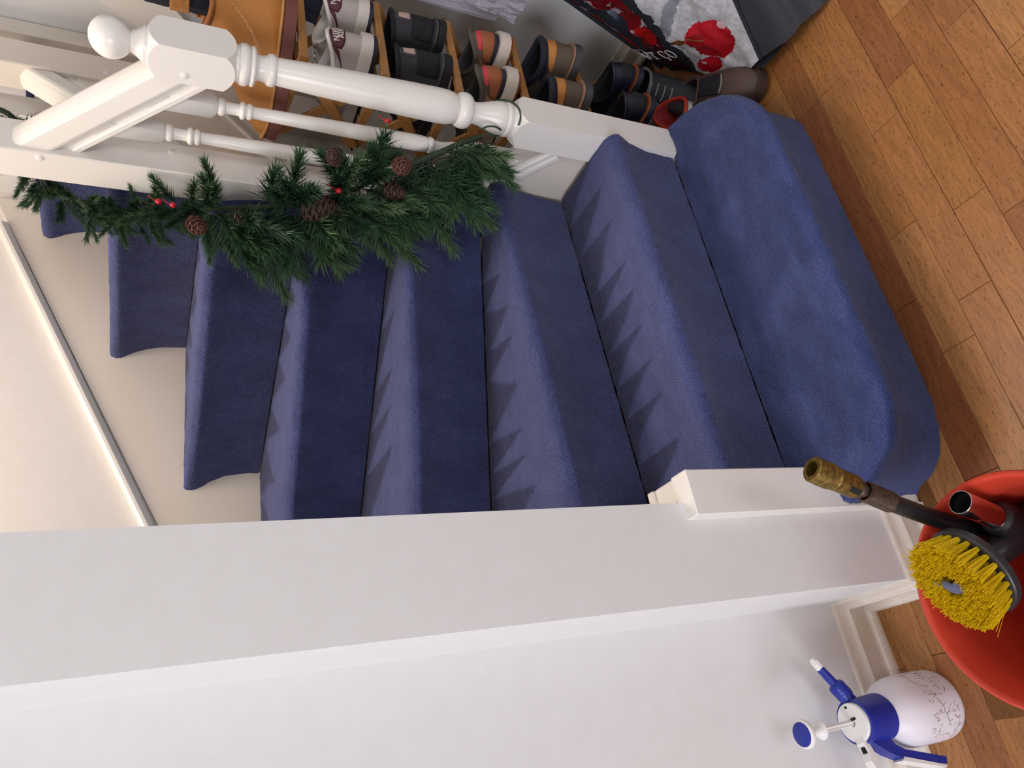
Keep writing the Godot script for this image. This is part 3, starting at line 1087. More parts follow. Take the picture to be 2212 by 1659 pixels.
func pine_cone(parent: Node3D, at: Vector3, axis: Vector3, len: float, rad: float, n: int, m: Material, spread := 0.5) -> void:
	# axis points from the stalk to the tip
	var s := S(false)
	lathe(s, [Vector2(0.0, -0.02 * len), Vector2(rad * 0.42, 0.08 * len), Vector2(rad * 0.50, 0.35 * len), Vector2(rad * 0.34, 0.75 * len), Vector2(0.0, 0.96 * len)], 16)
	var c := put("pine_cone", s, m, parent, frame(axis, at))
	var sm := scale_mesh()
	for i in n:
		var f := (i + 0.5) / n
		var az := i * 2.39996
		var r := rad * (sin(PI * clampf(0.16 + 0.84 * f, 0, 1)) * 0.55 + 0.45 * (1.0 - f) + 0.05)
		var tilt := lerpf(-0.05, 1.15, pow(f, 1.4)) + spread * 0.2
		var l := r * 0.95
		var b := Basis(Vector3.UP, -az) * Basis(Vector3(0, 0, 1), tilt)
		var o := put("scale", sm, m, c, Transform3D(b.scaled_local(Vector3(l, l * 0.75, l * 1.0)), Vector3(0, len * (0.02 + 0.86 * f), 0)))
		o.rotation.y += 0.0

func garland() -> void:
	var t := thing("pine_garland", "green artificial pine garland with cones and red berries draped over the banister", "garland")
	var ctl := [Vector3(1.180, 0.668, -1.050), Vector3(1.172, 0.715, -1.078), Vector3(1.160, 0.765, -1.112), Vector3(1.145, 0.830, -1.150), Vector3(1.125, 0.890, -1.185), Vector3(1.108, 0.955, -1.225), Vector3(1.104, 1.040, -1.265), Vector3(1.110, 1.130, -1.300), Vector3(1.125, 1.210, -1.335), Vector3(1.150, 1.280, -1.388), Vector3(1.168, 1.340, -1.425), Vector3(1.195, 1.415, -1.450), Vector3(1.235, 1.490, -1.465), Vector3(1.310, 1.540, -1.440), Vector3(1.375, 1.575, -1.410), Vector3(1.40, 1.66, -1.42)]
	var core := spline(ctl, 110)
	var s := S(false)
	tube(s, core, 0.006, 8)
	put("wire_core", s, M.twig, t)
	var tips := []
	for k in 4: tips.append(tip_mesh(k))
	var r := RandomNumberGenerator.new()
	r.seed = 77
	var n := 250
	for i in n:
		var f := (i + r.randf()) / n * 0.985
		var k := int(f * 109)
		var p: Vector3 = core[k].lerp(core[k + 1], f * 109 - k)
		var d: Vector3 = (core[k + 1] - core[k]).normalized()
		var out := Vector3(r.randf_range(-1, 1), r.randf_range(-1, 1), r.randf_range(-1, 1))
		out = (out - d * out.dot(d)).normalized()
		# little room against posts and rails: turn those shoots to the open side
		if out.x > 0.25: out.x = -out.x * 0.6
		if f < 0.24:
			if out.z > 0.1: out.z = -out.z * 0.5
			out.y = minf(out.y, 0.25)
		if k > 74: out = (out + Vector3(-0.15, 0, 0)).normalized()
		var full := 1.0
		var w := 1.45
		if f > 0.50: w = 1.0
		if f > 0.58: w = 0.68
		if f < 0.05: w = 0.8
		full *= w
		var dir := (out * r.randf_range(0.55, 1.0) - d * r.randf_range(-0.35, 0.75) + Vector3(0, -0.12, 0)).normalized()
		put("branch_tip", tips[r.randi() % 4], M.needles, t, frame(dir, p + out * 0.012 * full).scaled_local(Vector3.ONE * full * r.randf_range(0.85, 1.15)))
	# cones, berries
	pine_cone(t, Vector3(1.062, 1.028, -1.215), Vector3(-0.18, -0.95, 0.22), 0.100, 0.037, 74, M.cone_dark)
	pine_cone(t, Vector3(1.075, 0.862, -1.068), Vector3(-0.62, -0.10, 0.55), 0.040, 0.027, 40, M.cone, 1.6)
	pine_cone(t, Vector3(1.085, 0.975, -1.085), Vector3(-0.55, 0.45, 0.5), 0.048, 0.024, 40, M.cone_dark, 0.8)
	pine_cone(t, Vector3(1.062, 1.228, -1.305), Vector3(-0.62, -0.45, 0.35), 0.048, 0.024, 40, M.cone, 0.6)
	pine_cone(t, Vector3(1.068, 0.875, -1.135), Vector3(-0.4, -0.85, 0.3), 0.055, 0.023, 40, M.cone_dark, 0.4)
	pine_cone(t, Vector3(1.060, 1.150, -1.260), Vector3(-0.4, -0.85, 0.2), 0.055, 0.022, 40, M.cone_dark, 0.4)
	for b in [Vector3(1.048, 0.967, -1.138), Vector3(1.095, 1.288, -1.295), Vector3(1.085, 1.262, -1.288), Vector3(1.165, 0.880, -1.045)]:
		s = S(false)
		lathe(s, [Vector2(0, -0.0062), Vector2(0.0044, -0.0044), Vector2(0.0062, 0), Vector2(0.0044, 0.0044), Vector2(0.0012, 0.0060), Vector2(0, 0.0056)], 14, Transform3D(Basis(), b), 3.0)
		tube(s, [b + Vector3(0, 0.005, 0), b + Vector3(0.012, 0.02, 0.0)], 0.0008, 5)
		put("berry", s, M.berry, t)
	# thin cable of a light chain with two holders, and the cord tied round the post
	s = S(false)
	tube(s, spline([Vector3(1.14, 1.32, -1.36), Vector3(1.15, 1.31, -1.375), Vector3(1.175, 1.345, -1.39), Vector3(1.17, 1.372, -1.40), Vector3(1.195, 1.40, -1.42), Vector3(1.19, 1.425, -1.425)], 40), 0.0016, 6)
	put("light_cable", s, M.black_plastic, t)
	for q in [[Vector3(1.178, 1.392, -1.405), Vector3(-0.7, 0.5, 0.5)], [Vector3(1.152, 1.315, -1.37), Vector3(-0.4, -0.8, 0.4)]]:
		s = S(false)
		lathe(s, [Vector2(0.002, -0.004), Vector2(0.0042, 0.0), Vector2(0.0042, 0.016), Vector2(0.003, 0.017)], 10, frame(q[1], q[0]))
		var h := put("bulb_holder", s, M.black_plastic, t)
		s = S(false)
		lathe(s, [Vector2(0.0022, 0.016), Vector2(0.0024, 0.022), Vector2(0.0, 0.026)], 10, frame(q[1], q[0]))
		put("bulb", s, M.clear_bulb, h)
	s = S(false)
	var ring := []
	for i in 33:
		var a := -2.6 + TAU * i / 40.0
		ring.append(Vector3(1.211 + cos(a) * 0.0385, 0.632 + 0.030 * sin(a * 1.0 + 0.6), -1.02 - sin(a) * 0.0385))
	tube(s, ring, 0.0022, 6)
	tube(s, spline([Vector3(1.170, 0.640, -1.015), Vector3(1.168, 0.655, -1.008), Vector3(1.163, 0.675, -1.006), Vector3(1.158, 0.688, -1.012)], 10), 0.0022, 6)
	put("tie_cord", s, M.green_wire, t)

# ---------------------------------------------------------------- shoe rack
const TIER := [1.030, 0.858, 0.686, 0.514, 0.342, 0.170]
const RKL := 1.335
const RKR := 1.562
const RKF := -1.075
const RKB := -1.290

func shoe_rack() -> void:
	var t := thing("shoe_rack", "narrow six-tier folding bamboo shoe rack with crossed legs under the stairs", "shoe rack")
	for k in TIER.size():
		var y: float = TIER[k]
		var s := S()
		bar(s, Vector3(RKL, y, RKF), Vector3(RKR, y, RKF), Vector3.UP, 0.018, 0.012)
		put("front_rail", s, M.bamboo, t)
		s = S()
		bar(s, Vector3(RKL, y + 0.026, RKB), Vector3(RKR, y + 0.026, RKB), Vector3.UP, 0.018, 0.012)
		put("back_rail", s, M.bamboo, t)
		for x in [RKL, RKR]:
			s = S()
			bar(s, Vector3(x, y, RKF + 0.006), Vector3(x, y + 0.026, RKB), Vector3.RIGHT, 0.010, 0.020)
			put("side_rail", s, M.bamboo, t)
		for i in 3:
			s = S()
			var f := 0.25 + 0.25 * i
			bar(s, Vector3(RKL, y + 0.026 * f - 0.001, lerpf(RKF, RKB, f)), Vector3(RKR, y + 0.026 * f - 0.001, lerpf(RKF, RKB, f)), Vector3(0, 0, 1), 0.024, 0.007)
			put("slat", s, M.bamboo, t)
		# crossed struts down to the next tier, on both ends
		var y2: float = TIER[k + 1] if k + 1 < TIER.size() else 0.0
		for x in [RKL - 0.010, RKR + 0.010]:
			s = S()
			bar(s, Vector3(x, y - 0.004, RKF - 0.006), Vector3(x, y2 + 0.022 + (-0.014 if y2 == 0.0 else 0.0), RKB + 0.006), Vector3.RIGHT, 0.007, 0.024)
			put("crossed_strut", s, M.bamboo, t)
			s = S()
			bar(s, Vector3(x + (0.0075 if x < 1.4 else -0.0075), y + 0.020, RKB + 0.006), Vector3(x + (0.0075 if x < 1.4 else -0.0075), y2 + (0.010 if y2 == 0.0 else -0.004), RKF - 0.006), Vector3.RIGHT, 0.007, 0.024)
			put("crossed_strut", s, M.bamboo, t)
	var s2 := S(false)
	for x in [RKL - 0.014, RKR + 0.014]:
		for y in TIER:
			lathe(s2, [Vector2(0.0035, 0), Vector2(0.0035, 0.003), Vector2(0.0, 0.0035)], 10, frame(Vector3(-1 if x < 1.4 else 1, 0, 0), Vector3(x, y + 0.002, RKF - 0.002)))
			lathe(s2, [Vector2(0.0035, 0), Vector2(0.0035, 0.003), Vector2(0.0, 0.0035)], 10, frame(Vector3(-1 if x < 1.4 else 1, 0, 0), Vector3(x, y + 0.024, RKB + 0.002)))
	put("bolts", s2, M.chuck, t).set_meta("kind", "stuff")

# ---------------------------------------------------------------- shoes
# local axes: heel at the origin, toe along +x, up y
func sole_point(o: Dictionary, a: float, grow := 0.0) -> Vector2:
	var c := cos(a)
	var f := 0.5 + 0.5 * c
	var w: float = lerpf(lerpf(0.84, 0.74, smoothstep(0.05, 0.40, f)), 1.0, smoothstep(0.40, 0.72, f))
	var sn := signf(sin(a)) * pow(absf(sin(a)), 0.78)
	var cc := signf(c) * pow(absf(c), 0.82)
	return Vector2(o.L * 0.5 + (o.L * 0.5 + grow) * cc, (o.W * 0.5 * w + grow) * sn)

func upper_point(o: Dictionary, a: float, t: float, off := 0.0) -> Vector3:
	var b2 := sole_point(o, a, -0.004)
	var b := Vector3(b2.x, o.hs, b2.y)
	var f := 0.5 + 0.5 * cos(a)
	var c := Vector3(o.L * (o.cx + o.cl * cos(a)), lerpf(o.hheel, o.hfront, f) - o.get("dip", 0.0) * sin(a) * sin(a), o.W * o.cw * sin(a))
	var front := smoothstep(0.55, 0.95, f)
	var heel := smoothstep(0.45, 0.05, f)
	var k1 := b + Vector3(0.004 * front, lerpf(lerpf(o.hheel * 0.38, o.hheel * 0.45, heel), o.toe, front), signf(b.z) * 0.004)
	var k2 := c.lerp(b, 0.10) + Vector3(o.L * 0.10 * front * o.get("vamp", 1.0), 0, 0)
	k2.y = lerpf(lerpf(c.y * 0.72, c.y * 0.8, heel), lerpf(o.toe * 1.25, c.y, o.get("slant", 0.55)), front)
	var u := 1.0 - t
	var p := b * u * u * u + k1 * 3.0 * u * u * t + k2 * 3.0 * u * t * t + c * t * t * t
	if off != 0.0:
		var e := 0.01
		var du := upper_point(o, a + e, t) - upper_point(o, a - e, t)
		var dv := upper_point(o, a, minf(t + e, 1.0)) - upper_point(o, a, maxf(t - e, 0.0))
		var n := du.cross(dv).normalized()
		var away := p - Vector3(o.L * 0.45, p.y * 0.6, 0)
		if n.dot(away) < 0.0: n = -n
		p += n * off
	return p

# raised panel on the upper between two angles; lo and hi give its lower and upper edge
func panel(o: Dictionary, a0: float, a1: float, lo: Callable, hi: Callable, off := 0.0012, na := 18, nt := 7) -> SurfaceTool:
	var s := S(false)
	var rows := []
	for j in nt + 3:
		var row := PackedVector3Array()
		for i in na + 3:
			var fi := clampf((i - 1.0) / na, 0, 1)
			var a := lerpf(a0, a1, fi)
			var l: float = lo.call(fi)
			var h: float = hi.call(fi)
			var rim := i == 0 or i == na + 2 or j == 0 or j == nt + 2
			row.append(upper_point(o, a, lerpf(l, h, clampf((j - 1.0) / nt, 0, 1)), -0.001 if rim else off))
		rows.append(row)
	skin(s, rows)
	return s

func shoe(called: String, label: String, o: Dictionary, at: Vector3, toe: Vector3, group := "", category := "shoe") -> Node3D:
	var t := thing(called, label, category, at, 0.0, group)
	var x := toe.normalized()
	t.transform = Transform3D(Basis(x, Vector3.UP.slide(x).normalized(), x.cross(Vector3.UP.slide(x).normalized())), at)
	var na := 40
	var s := S(false)
	var rows := []
	for j in 15:
		var row := PackedVector3Array()
		for i in na: row.append(upper_point(o, TAU * i / na, j / 14.0))
		rows.append(row)
	skin(s, rows, true)
	put("upper", s, M[o.upper], t)
	# sole in its layers
	var y0 := 0.0
	for q in o.soles:
		s = S(false)
		var y1: float = y0 + q[1]
		var g: float = q[2]
		rows = []
		for e in [[y0, -0.006 + g, 1], [y0 + 0.0015, g - 0.001, 0], [lerpf(y0, y1, 0.5), g, 0], [y1 - 0.001, g - 0.0005, 0], [y1, g - 0.004, 0]]:
			var row := PackedVector3Array()
			for i in na:
				var a := TAU * i / na
				var p := sole_point(o, a, e[1])
				var rise: float = o.get("spring", 0.008) * pow(maxf(cos(a), 0.0), 3.0)
				row.append(Vector3(p.x, e[0] + rise, p.y))
			rows.append(row)
		skin(s, rows, true, false, [1, 3])
		s.set_smooth_group(-1)
		fan(s, rows[0])
		fan(s, rows[-1])
		put(q[3], s, M[q[0]], t)
		y0 = y1
	# lining: down into the shoe, with a padded rim
	s = S(false)
	rows = []
	for j in 5:
		var f := j / 4.0
		var row := PackedVector3Array()
		for i in na:
			var a := TAU * i / na
			var c := upper_point(o, a, 1.0)
			var inw := Vector3(o.L * o.cx, c.y, 0).lerp(c, [0.97, 0.86, 0.84, 0.80, 0.0][j])
			inw.y = c.y + [0.0, -0.004, -0.02, -0.06, -0.06][j]
			row.append(inw)
		rows.append(row)
	skin(s, rows, true)
	put("lining", s, M[o.lining], t)
	s = S(false)
	var rim := []
	for i in na + 1: rim.append(upper_point(o, TAU * i / na, 0.995))
	tube(s, rim, o.get("pad", 0.004), 8, false)
	put("collar", s, M[o.get("collar", o.upper)], t)
	return t

func fan(s: SurfaceTool, row: PackedVector3Array) -> void:
	var c := Vector3.ZERO
	for v in row: c += v
	c /= row.size()
	for i in row.size():
		for v in [c, row[i], row[(i + 1) % row.size()]]: s.add_vertex(v)

func laces(t: Node3D, o: Dictionary, m: String, n := 4, r := 0.0024) -> void:
	for k in n:
		var s := S(false)
		var ts := 0.62 + 0.34 * k / maxf(n - 1, 1)
		var pts := []
		for i in 9:
			var a := lerpf(-0.42, 0.42, i / 8.0)
			pts.append(upper_point(o, a, ts, 0.003))
		tube(s, pts, r, 6)
		put("lace", s, M[m], t)

func flat(v: float) -> Callable:
	return func(_f): return v

func shoes() -> void:
	var back := Vector3(0.05, 0, -1)
	# tan boots on the top tier
	var bo := {"L": 0.285, "W": 0.104, "hs": 0.030, "hheel": 0.172, "hfront": 0.178, "cx": 0.20, "cl": 0.17, "cw": 0.40, "toe": 0.052, "vamp": 1.25, "slant": 0.34, "dip": 0.012, "upper": "tan_leather", "lining": "tan_dark", "pad": 0.006, "collar": "tan_dark", "spring": 0.010,
		"soles": [["sole_brown", 0.027, 0.003, "outsole"], ["welt", 0.006, 0.005, "welt"]]}
	for k in 2:
		var lab: String = ["tan leather work boot with brown sole lying nearest on the rack's top tier", "tan leather work boot half hidden behind its pair on the top tier"][k]
		var b := shoe("work_boot", lab, bo, [Vector3(1.455, 1.043, -1.035), Vector3(1.615, 1.049, -1.115)][k], [Vector3(-0.60, 0.03, -0.80), Vector3(-0.5, 0.03, -0.86)][k], "tan work boots on the top tier", "boot")
		for sg in [-1.0, 1.0]:
			put("quarter", panel(bo, PI - 0.02, PI - sg * 1.52, flat(0.0), func(f): return 0.98 - 0.72 * smoothstep(0.35, 1.0, f), 0.0014, 22), M.tan_leather, b)
			var s := S(false)
			for line in 3:
				for i in 24:
					var f := (i + 0.2 * line) / 24.0
					var a: float = PI - sg * 1.50 * (0.30 + 0.70 * f)
					var tt := 0.95 - 0.70 * smoothstep(0.18, 1.0, f) - 0.025 * line
					tube(s, [upper_point(bo, a, tt, 0.0022), upper_point(bo, a - sg * 0.022, tt - 0.010, 0.0022)], 0.0007, 4, false)
			for line in 4:
				for i in 5:
					var a: float = PI - sg * (0.70 + 0.028 * i)
					tube(s, [upper_point(bo, a, 0.50 + 0.022 * line, 0.0024), upper_point(bo, a - sg * 0.018, 0.50 + 0.022 * line, 0.0024)], 0.0007, 4, false)
			put("stitching", s, M.stitch, b).set_meta("kind", "stuff")
		laces(b, bo, "tan_dark", 4, 0.003)
	# grey trainers with dark red heel caps, second tier
	var nk := {"L": 0.285, "W": 0.100, "hs": 0.034, "hheel": 0.108, "hfront": 0.108, "cx": 0.235, "cl": 0.20, "cw": 0.36, "toe": 0.050, "vamp": 1.4, "dip": 0.020, "upper": "grey_leather", "lining": "white_cloth", "pad": 0.0045, "collar": "white_cloth",
		"soles": [["navy_sole", 0.009, 0.001, "outsole"], ["white_rubber", 0.027, 0.004, "midsole"]]}
	for k in 2:
		var b := shoe("trainer", ["grey leather trainer with dark red lettered heel cap, right of its pair", "grey leather trainer with dark red lettered heel cap, next to the newel shaft"][k], nk, [Vector3(1.512, 0.874, -1.040), Vector3(1.404, 0.874, -1.046)][k], back, "grey trainers with dark red heels")
		put("heel_cap", panel(nk, PI - 0.62, PI + 0.62, func(f): return 0.34 + 0.14 * pow(absf(f - 0.5) * 2.0, 4.0), flat(0.97), 0.0016, 20), M.maroon, b)
		for sg in [-1.0, 1.0]:
			put("side_stripe", panel(nk, PI - sg * 0.62, PI - sg * 1.75, func(f): return 0.62 - 0.40 * f, func(f): return 0.95 - 0.50 * smoothstep(0.0, 0.7, f) - 0.16 * f, 0.0014, 20), M.maroon, b)
			var s := S(false)
			var e := []
			for i in 16: e.append(upper_point(nk, PI - sg * (0.45 + 1.1 * i / 15.0), 0.985 - 0.02 * i / 15.0, 0.003))
			tube(s, e, 0.003, 6)
			put("white_piping", s, M.white_cloth, b)
		for q in [["NIKE", 0.0125, 0.66, false], ["AIR", 0.0115, 0.47, true]]:
			var c := upper_point(nk, PI, q[2], 0.0025)
			var up := (upper_point(nk, PI, q[2] + 0.05) - upper_point(nk, PI, q[2] - 0.05)).normalized()
			var z := Vector3(-1, 0, 0).slide(up).normalized()
			put("heel_lettering", bent(lettering(q[0], q[1], 0.0016, true, q[3]), 0.036), M.white_rubber, b, Transform3D(Basis(up.cross(z), up, z), c))
		put("side_patch", panel(nk, 0.55, 1.3, flat(0.02), flat(0.55), 0.001), M.white_cloth, b)
		laces(b, nk, "white_cloth", 5, 0.0026)
	# dark boots, third tier
	var dk := {"L": 0.27, "W": 0.102, "hs": 0.028, "hheel": 0.130, "hfront": 0.120, "cx": 0.22, "cl": 0.19, "cw": 0.41, "toe": 0.05, "vamp": 1.3, "slant": 0.45, "dip": 0.006, "upper": "charcoal", "lining": "lining_dark", "pad": 0.006, "collar": "black_cloth",
		"soles": [["black_cloth", 0.020, 0.002, "outsole"], ["grey_rubber", 0.008, 0.003, "midsole"]]}
	for k in 2:
		var b := shoe("ankle_boot", ["charcoal ankle boot with pale heel loop on the third tier, right one", "charcoal ankle boot with pale heel loop on the third tier, left one beside the newel"][k], dk, [Vector3(1.508, 0.702, -1.040), Vector3(1.398, 0.702, -1.045)][k], back, "charcoal ankle boots", "boot")
		put("heel_counter", panel(dk, PI - 0.8, PI + 0.8, flat(0.02), flat(0.42), 0.0014), M.black_cloth, b)
		put("back_strip", panel(dk, PI - 0.22, PI + 0.22, flat(0.42), flat(0.97), 0.002), M.dark_grey, b)
		put("heel_loop", panel(dk, PI - 0.10, PI + 0.10, flat(0.48), flat(0.80), 0.005, 6, 5), M.pale_tab, b)
		laces(b, dk, "black_cloth", 4)
	# running shoes, fourth tier
	var rn := {"L": 0.285, "W": 0.102, "hs": 0.036, "hheel": 0.112, "hfront": 0.106, "cx": 0.235, "cl": 0.20, "cw": 0.34, "toe": 0.045, "vamp": 1.5, "dip": 0.026, "upper": "olive_mesh", "lining": "dark_grey", "pad": 0.0055, "collar": "olive_mesh", "spring": 0.018,
		"soles": [["gum", 0.008, 0.002, "outsole"], ["foam_white", 0.030, 0.007, "midsole"]]}
	for k in 2:
		var b := shoe("running_shoe", ["running shoe with coral heel band and gum sole, right one on fourth tier", "running shoe with coral heel band and gum sole, left one behind the green cord"][k], rn, [Vector3(1.515, 0.530, -1.040), Vector3(1.402, 0.530, -1.046)][k], back, "running shoes with coral heels")
		put("heel_band", panel(rn, PI - 0.75, PI + 0.75, flat(0.46), flat(0.72), 0.0018, 20), M.coral, b)
		put("heel_cup", panel(rn, PI - 1.0, PI + 1.0, flat(0.10), func(f): return 0.50 - 0.20 * pow(absf(f - 0.5) * 2.0, 2.0), 0.0026, 20), M.rust, b)
		put("dark_strip", panel(rn, PI - 1.2, PI + 1.2, flat(-0.02), flat(0.13), 0.0022, 20, 3), M.navy_sole, b)
		for sg in [-1.0, 1.0]:
			put("side_panel", panel(rn, PI - sg * 1.0, PI - sg * 1.5, flat(0.08), flat(0.66), 0.0015), M.midsole_tan, b)
			put("toe_panel", panel(rn, sg * 0.3, sg * 1.2, flat(0.02), flat(0.35), 0.0014), M.rust, b)
		laces(b, rn, "dark_grey", 5)
	# brown walking shoes, fifth tier
	var wk := {"L": 0.285, "W": 0.106, "hs": 0.030, "hheel": 0.112, "hfront": 0.118, "cx": 0.225, "cl": 0.20, "cw": 0.37, "toe": 0.052, "vamp": 1.3, "dip": 0.012, "upper": "olive_suede", "lining": "black_cloth", "pad": 0.008, "collar": "navy_cloth",
		"soles": [["grey_rubber", 0.022, 0.003, "outsole"], ["midsole_tan", 0.006, 0.004, "midsole"]]}
	for k in 2:
		var b := shoe("walking_shoe", ["brown suede walking shoe with tan ankle panel and navy collar, right one on fifth tier", "brown suede walking shoe with tan ankle panel, left one beside the newel block"][k], wk, [Vector3(1.500, 0.358, -1.005), Vector3(1.378, 0.358, -1.012)][k], Vector3(-0.05, 0, -1), "brown walking shoes")
		put("ankle_panel", panel(wk, PI - 0.25, PI + 1.15, flat(0.40), flat(0.76), 0.0016, 16), M.tan_leather, b)
		put("heel_tab", panel(wk, PI - 0.75, PI - 0.32, flat(0.66), flat(0.84), 0.0022, 8), M.pale_tab, b)
		put("navy_collar", panel(wk, PI - 1.7, PI + 1.7, func(f): return 0.80 - 0.18 * pow(absf(f - 0.5) * 2.0, 2.0), flat(0.99), 0.003, 24), M.navy_cloth, b)
		put("tongue", panel(wk, -0.5, 0.5, flat(0.66), flat(0.99), 0.006, 12), M.navy_cloth, b)
		laces(b, wk, "black_cloth", 4)
	# dark leather shoes, lowest tier
	var lf := {"L": 0.29, "W": 0.102, "hs": 0.026, "hheel": 0.090, "hfront": 0.086, "cx": 0.24, "cl": 0.21, "cw": 0.36, "toe": 0.046, "vamp": 1.6, "dip": 0.018, "upper": "navy_leather", "lining": "lining_dark", "pad": 0.003,
		"soles": [["navy_sole", 0.018, 0.002, "outsole"], ["gum", 0.005, 0.004, "welt"]]}
	for k in 2:
		var b := shoe("leather_shoe", ["navy leather shoe with thin orange-brown welt on the lowest tier, right one", "navy leather shoe with amber lining on the lowest tier, against the newel block"][k], lf, [Vector3(1.475, 0.186, -1.000), Vector3(1.365, 0.186, -0.995)][k], Vector3(0.10, 0, -1), "navy leather shoes")
		put("heel_strip", panel(lf, PI - 0.5, PI + 0.5, flat(0.05), flat(0.5), 0.0015), M.black_cloth, b)
		if k: put("insole", panel(lf, PI - 1.3, PI - 0.4, flat(0.8), flat(0.99), -0.004), M.amber_inside, b)
	# shoes on the floor in front of the rack
	var ad := {"L": 0.28, "W": 0.100, "hs": 0.028, "hheel": 0.098, "hfront": 0.110, "cx": 0.25, "cl": 0.21, "cw": 0.38, "toe": 0.046, "vamp": 1.4, "dip": 0.018, "upper": "white_leather", "lining": "red_lining", "pad": 0.005, "collar": "orange_red",
		"soles": [["white_rubber", 0.028, 0.003, "sole"]]}
	var w := shoe("white_trainer", "white trainer with orange-red lining beside the foot of the newel post", ad, Vector3(1.345, 0.003, -0.985), Vector3(0.62, 0.0, -0.78))
	put("heel_patch", panel(ad, PI - 0.4, PI + 0.4, flat(0.05), flat(0.3), 0.0016), M.orange_red, w)
	var s3 := S()
	for i in 3:
		var c := upper_point(ad, PI - 0.15 + 0.13 * i, 0.70, 0.0026)
		bar(s3, c + Vector3(0, -0.006, 0), c + Vector3(0, -0.001 + 0.004 * (i + 1) - 0.004, 0.002), Vector3(0, 0, 1), 0.003, 0.001, 0.0002)
	put("three_bar_logo", s3, M.black_plastic, w)
	put("side_logo", panel(ad, PI + 0.75, PI + 1.1, flat(0.40), flat(0.62), 0.0018, 8, 5), M.black_plastic, w)
	laces(w, ad, "white_cloth", 4)
	var gb := {"L": 0.27, "W": 0.100, "hs": 0.026, "hheel": 0.125, "hfront": 0.120, "cx": 0.24, "cl": 0.20, "cw": 0.42, "toe": 0.048, "vamp": 1.3, "dip": 0.01, "upper": "dark_grey", "lining": "lining_dark", "pad": 0.004, "collar": "grey_lace",
		"soles": [["grey_rubber", 0.026, 0.003, "sole"]]}
	var g := shoe("canvas_shoe", "dark grey high shoe with pale lace edging standing against the bag", gb, Vector3(1.600, 0.002, -1.125), Vector3(-0.86, 0, 0.50))
	var s4 := S(false)
	tube(s4, spline([upper_point(gb, 0.5, 0.95, 0.005), upper_point(gb, 0.65, 0.70, 0.006), upper_point(gb, 0.9, 0.55, 0.006), upper_point(gb, 1.4, 0.45, 0.005), upper_point(gb, 1.6, 0.2, 0.006)], 24), 0.0035, 7)
	put("loose_lace", s4, M.grey_lace, g)
	laces(g, gb, "grey_lace", 4, 0.0028)
	var bs := {"L": 0.285, "W": 0.106, "hs": 0.026, "hheel": 0.070, "hfront": 0.088, "cx": 0.26, "cl": 0.21, "cw": 0.38, "toe": 0.050, "vamp": 1.3, "dip": 0.014, "upper": "brown_shoe", "lining": "lining_dark", "pad": 0.006,
		"soles": [["brown_sole", 0.026, 0.004, "sole"]]}
	var b2 := shoe("brown_shoe", "dull brown shoe with dark tongue label on the floor under the bag's edge", bs, Vector3(1.455, 0.002, -1.050), Vector3(-0.60, 0, 0.80))
	put("tongue", panel(bs, -0.5, 0.5, flat(0.62), flat(0.97), 0.006, 12), M.black_cloth, b2)
	laces(b2, bs, "grey_lace", 2, 0.003)

# ---------------------------------------------------------------- hanging things
func cloth(pts: Array, fold: float, freq: float, thick: float, sd: int, nu := 60, nv := 40) -> SurfaceTool:
	# pts: four corners (top left, top right, bottom right, bottom left); a hanging sheet with soft folds and two faces
	var nz := FastNoiseLite.new()
	nz.seed = sd
	nz.frequency = 1.0
	nz.fractal_octaves = 2
	var n: Vector3 = (pts[1] - pts[0]).cross(pts[3] - pts[0]).normalized()
	var f := []
	var b := []
	for j in nv + 1:
		var v := float(j) / nv
		var r1 := PackedVector3Array()
		var r2 := PackedVector3Array()
		for i in nu + 1:
			var u := float(i) / nu
			var p: Vector3 = pts[0].lerp(pts[1], u).lerp(pts[3].lerp(pts[2], u), v)
			var d := sin(u * freq * TAU + nz.get_noise_2d(u * 3.0, v * 1.5) * 2.5) * fold * (0.5 + 0.5 * v) + nz.get_noise_2d(u * 6.0, v * 6.0) * fold * 0.5
			r1.append(p + n * (d + thick))
			r2.append(p + n * (d - thick))
		f.append(r1)
		b.append(r2)
	var s := S(false)
	skin(s, f)
	s.set_smooth_group(5)
	skin(s, b)
	s.set_smooth_group(-1)
	for j in nv:
		for i in [0, nu]:
			for v in [f[j][i], f[j + 1][i], b[j + 1][i], f[j][i], b[j + 1][i], b[j][i]]: s.add_vertex(v)
	for i in nu:
		for j in [0, nv]:
			for v in [f[j][i], f[j][i + 1], b[j][i + 1], f[j][i], b[j][i + 1], b[j][i]]: s.add_vertex(v)
	return s

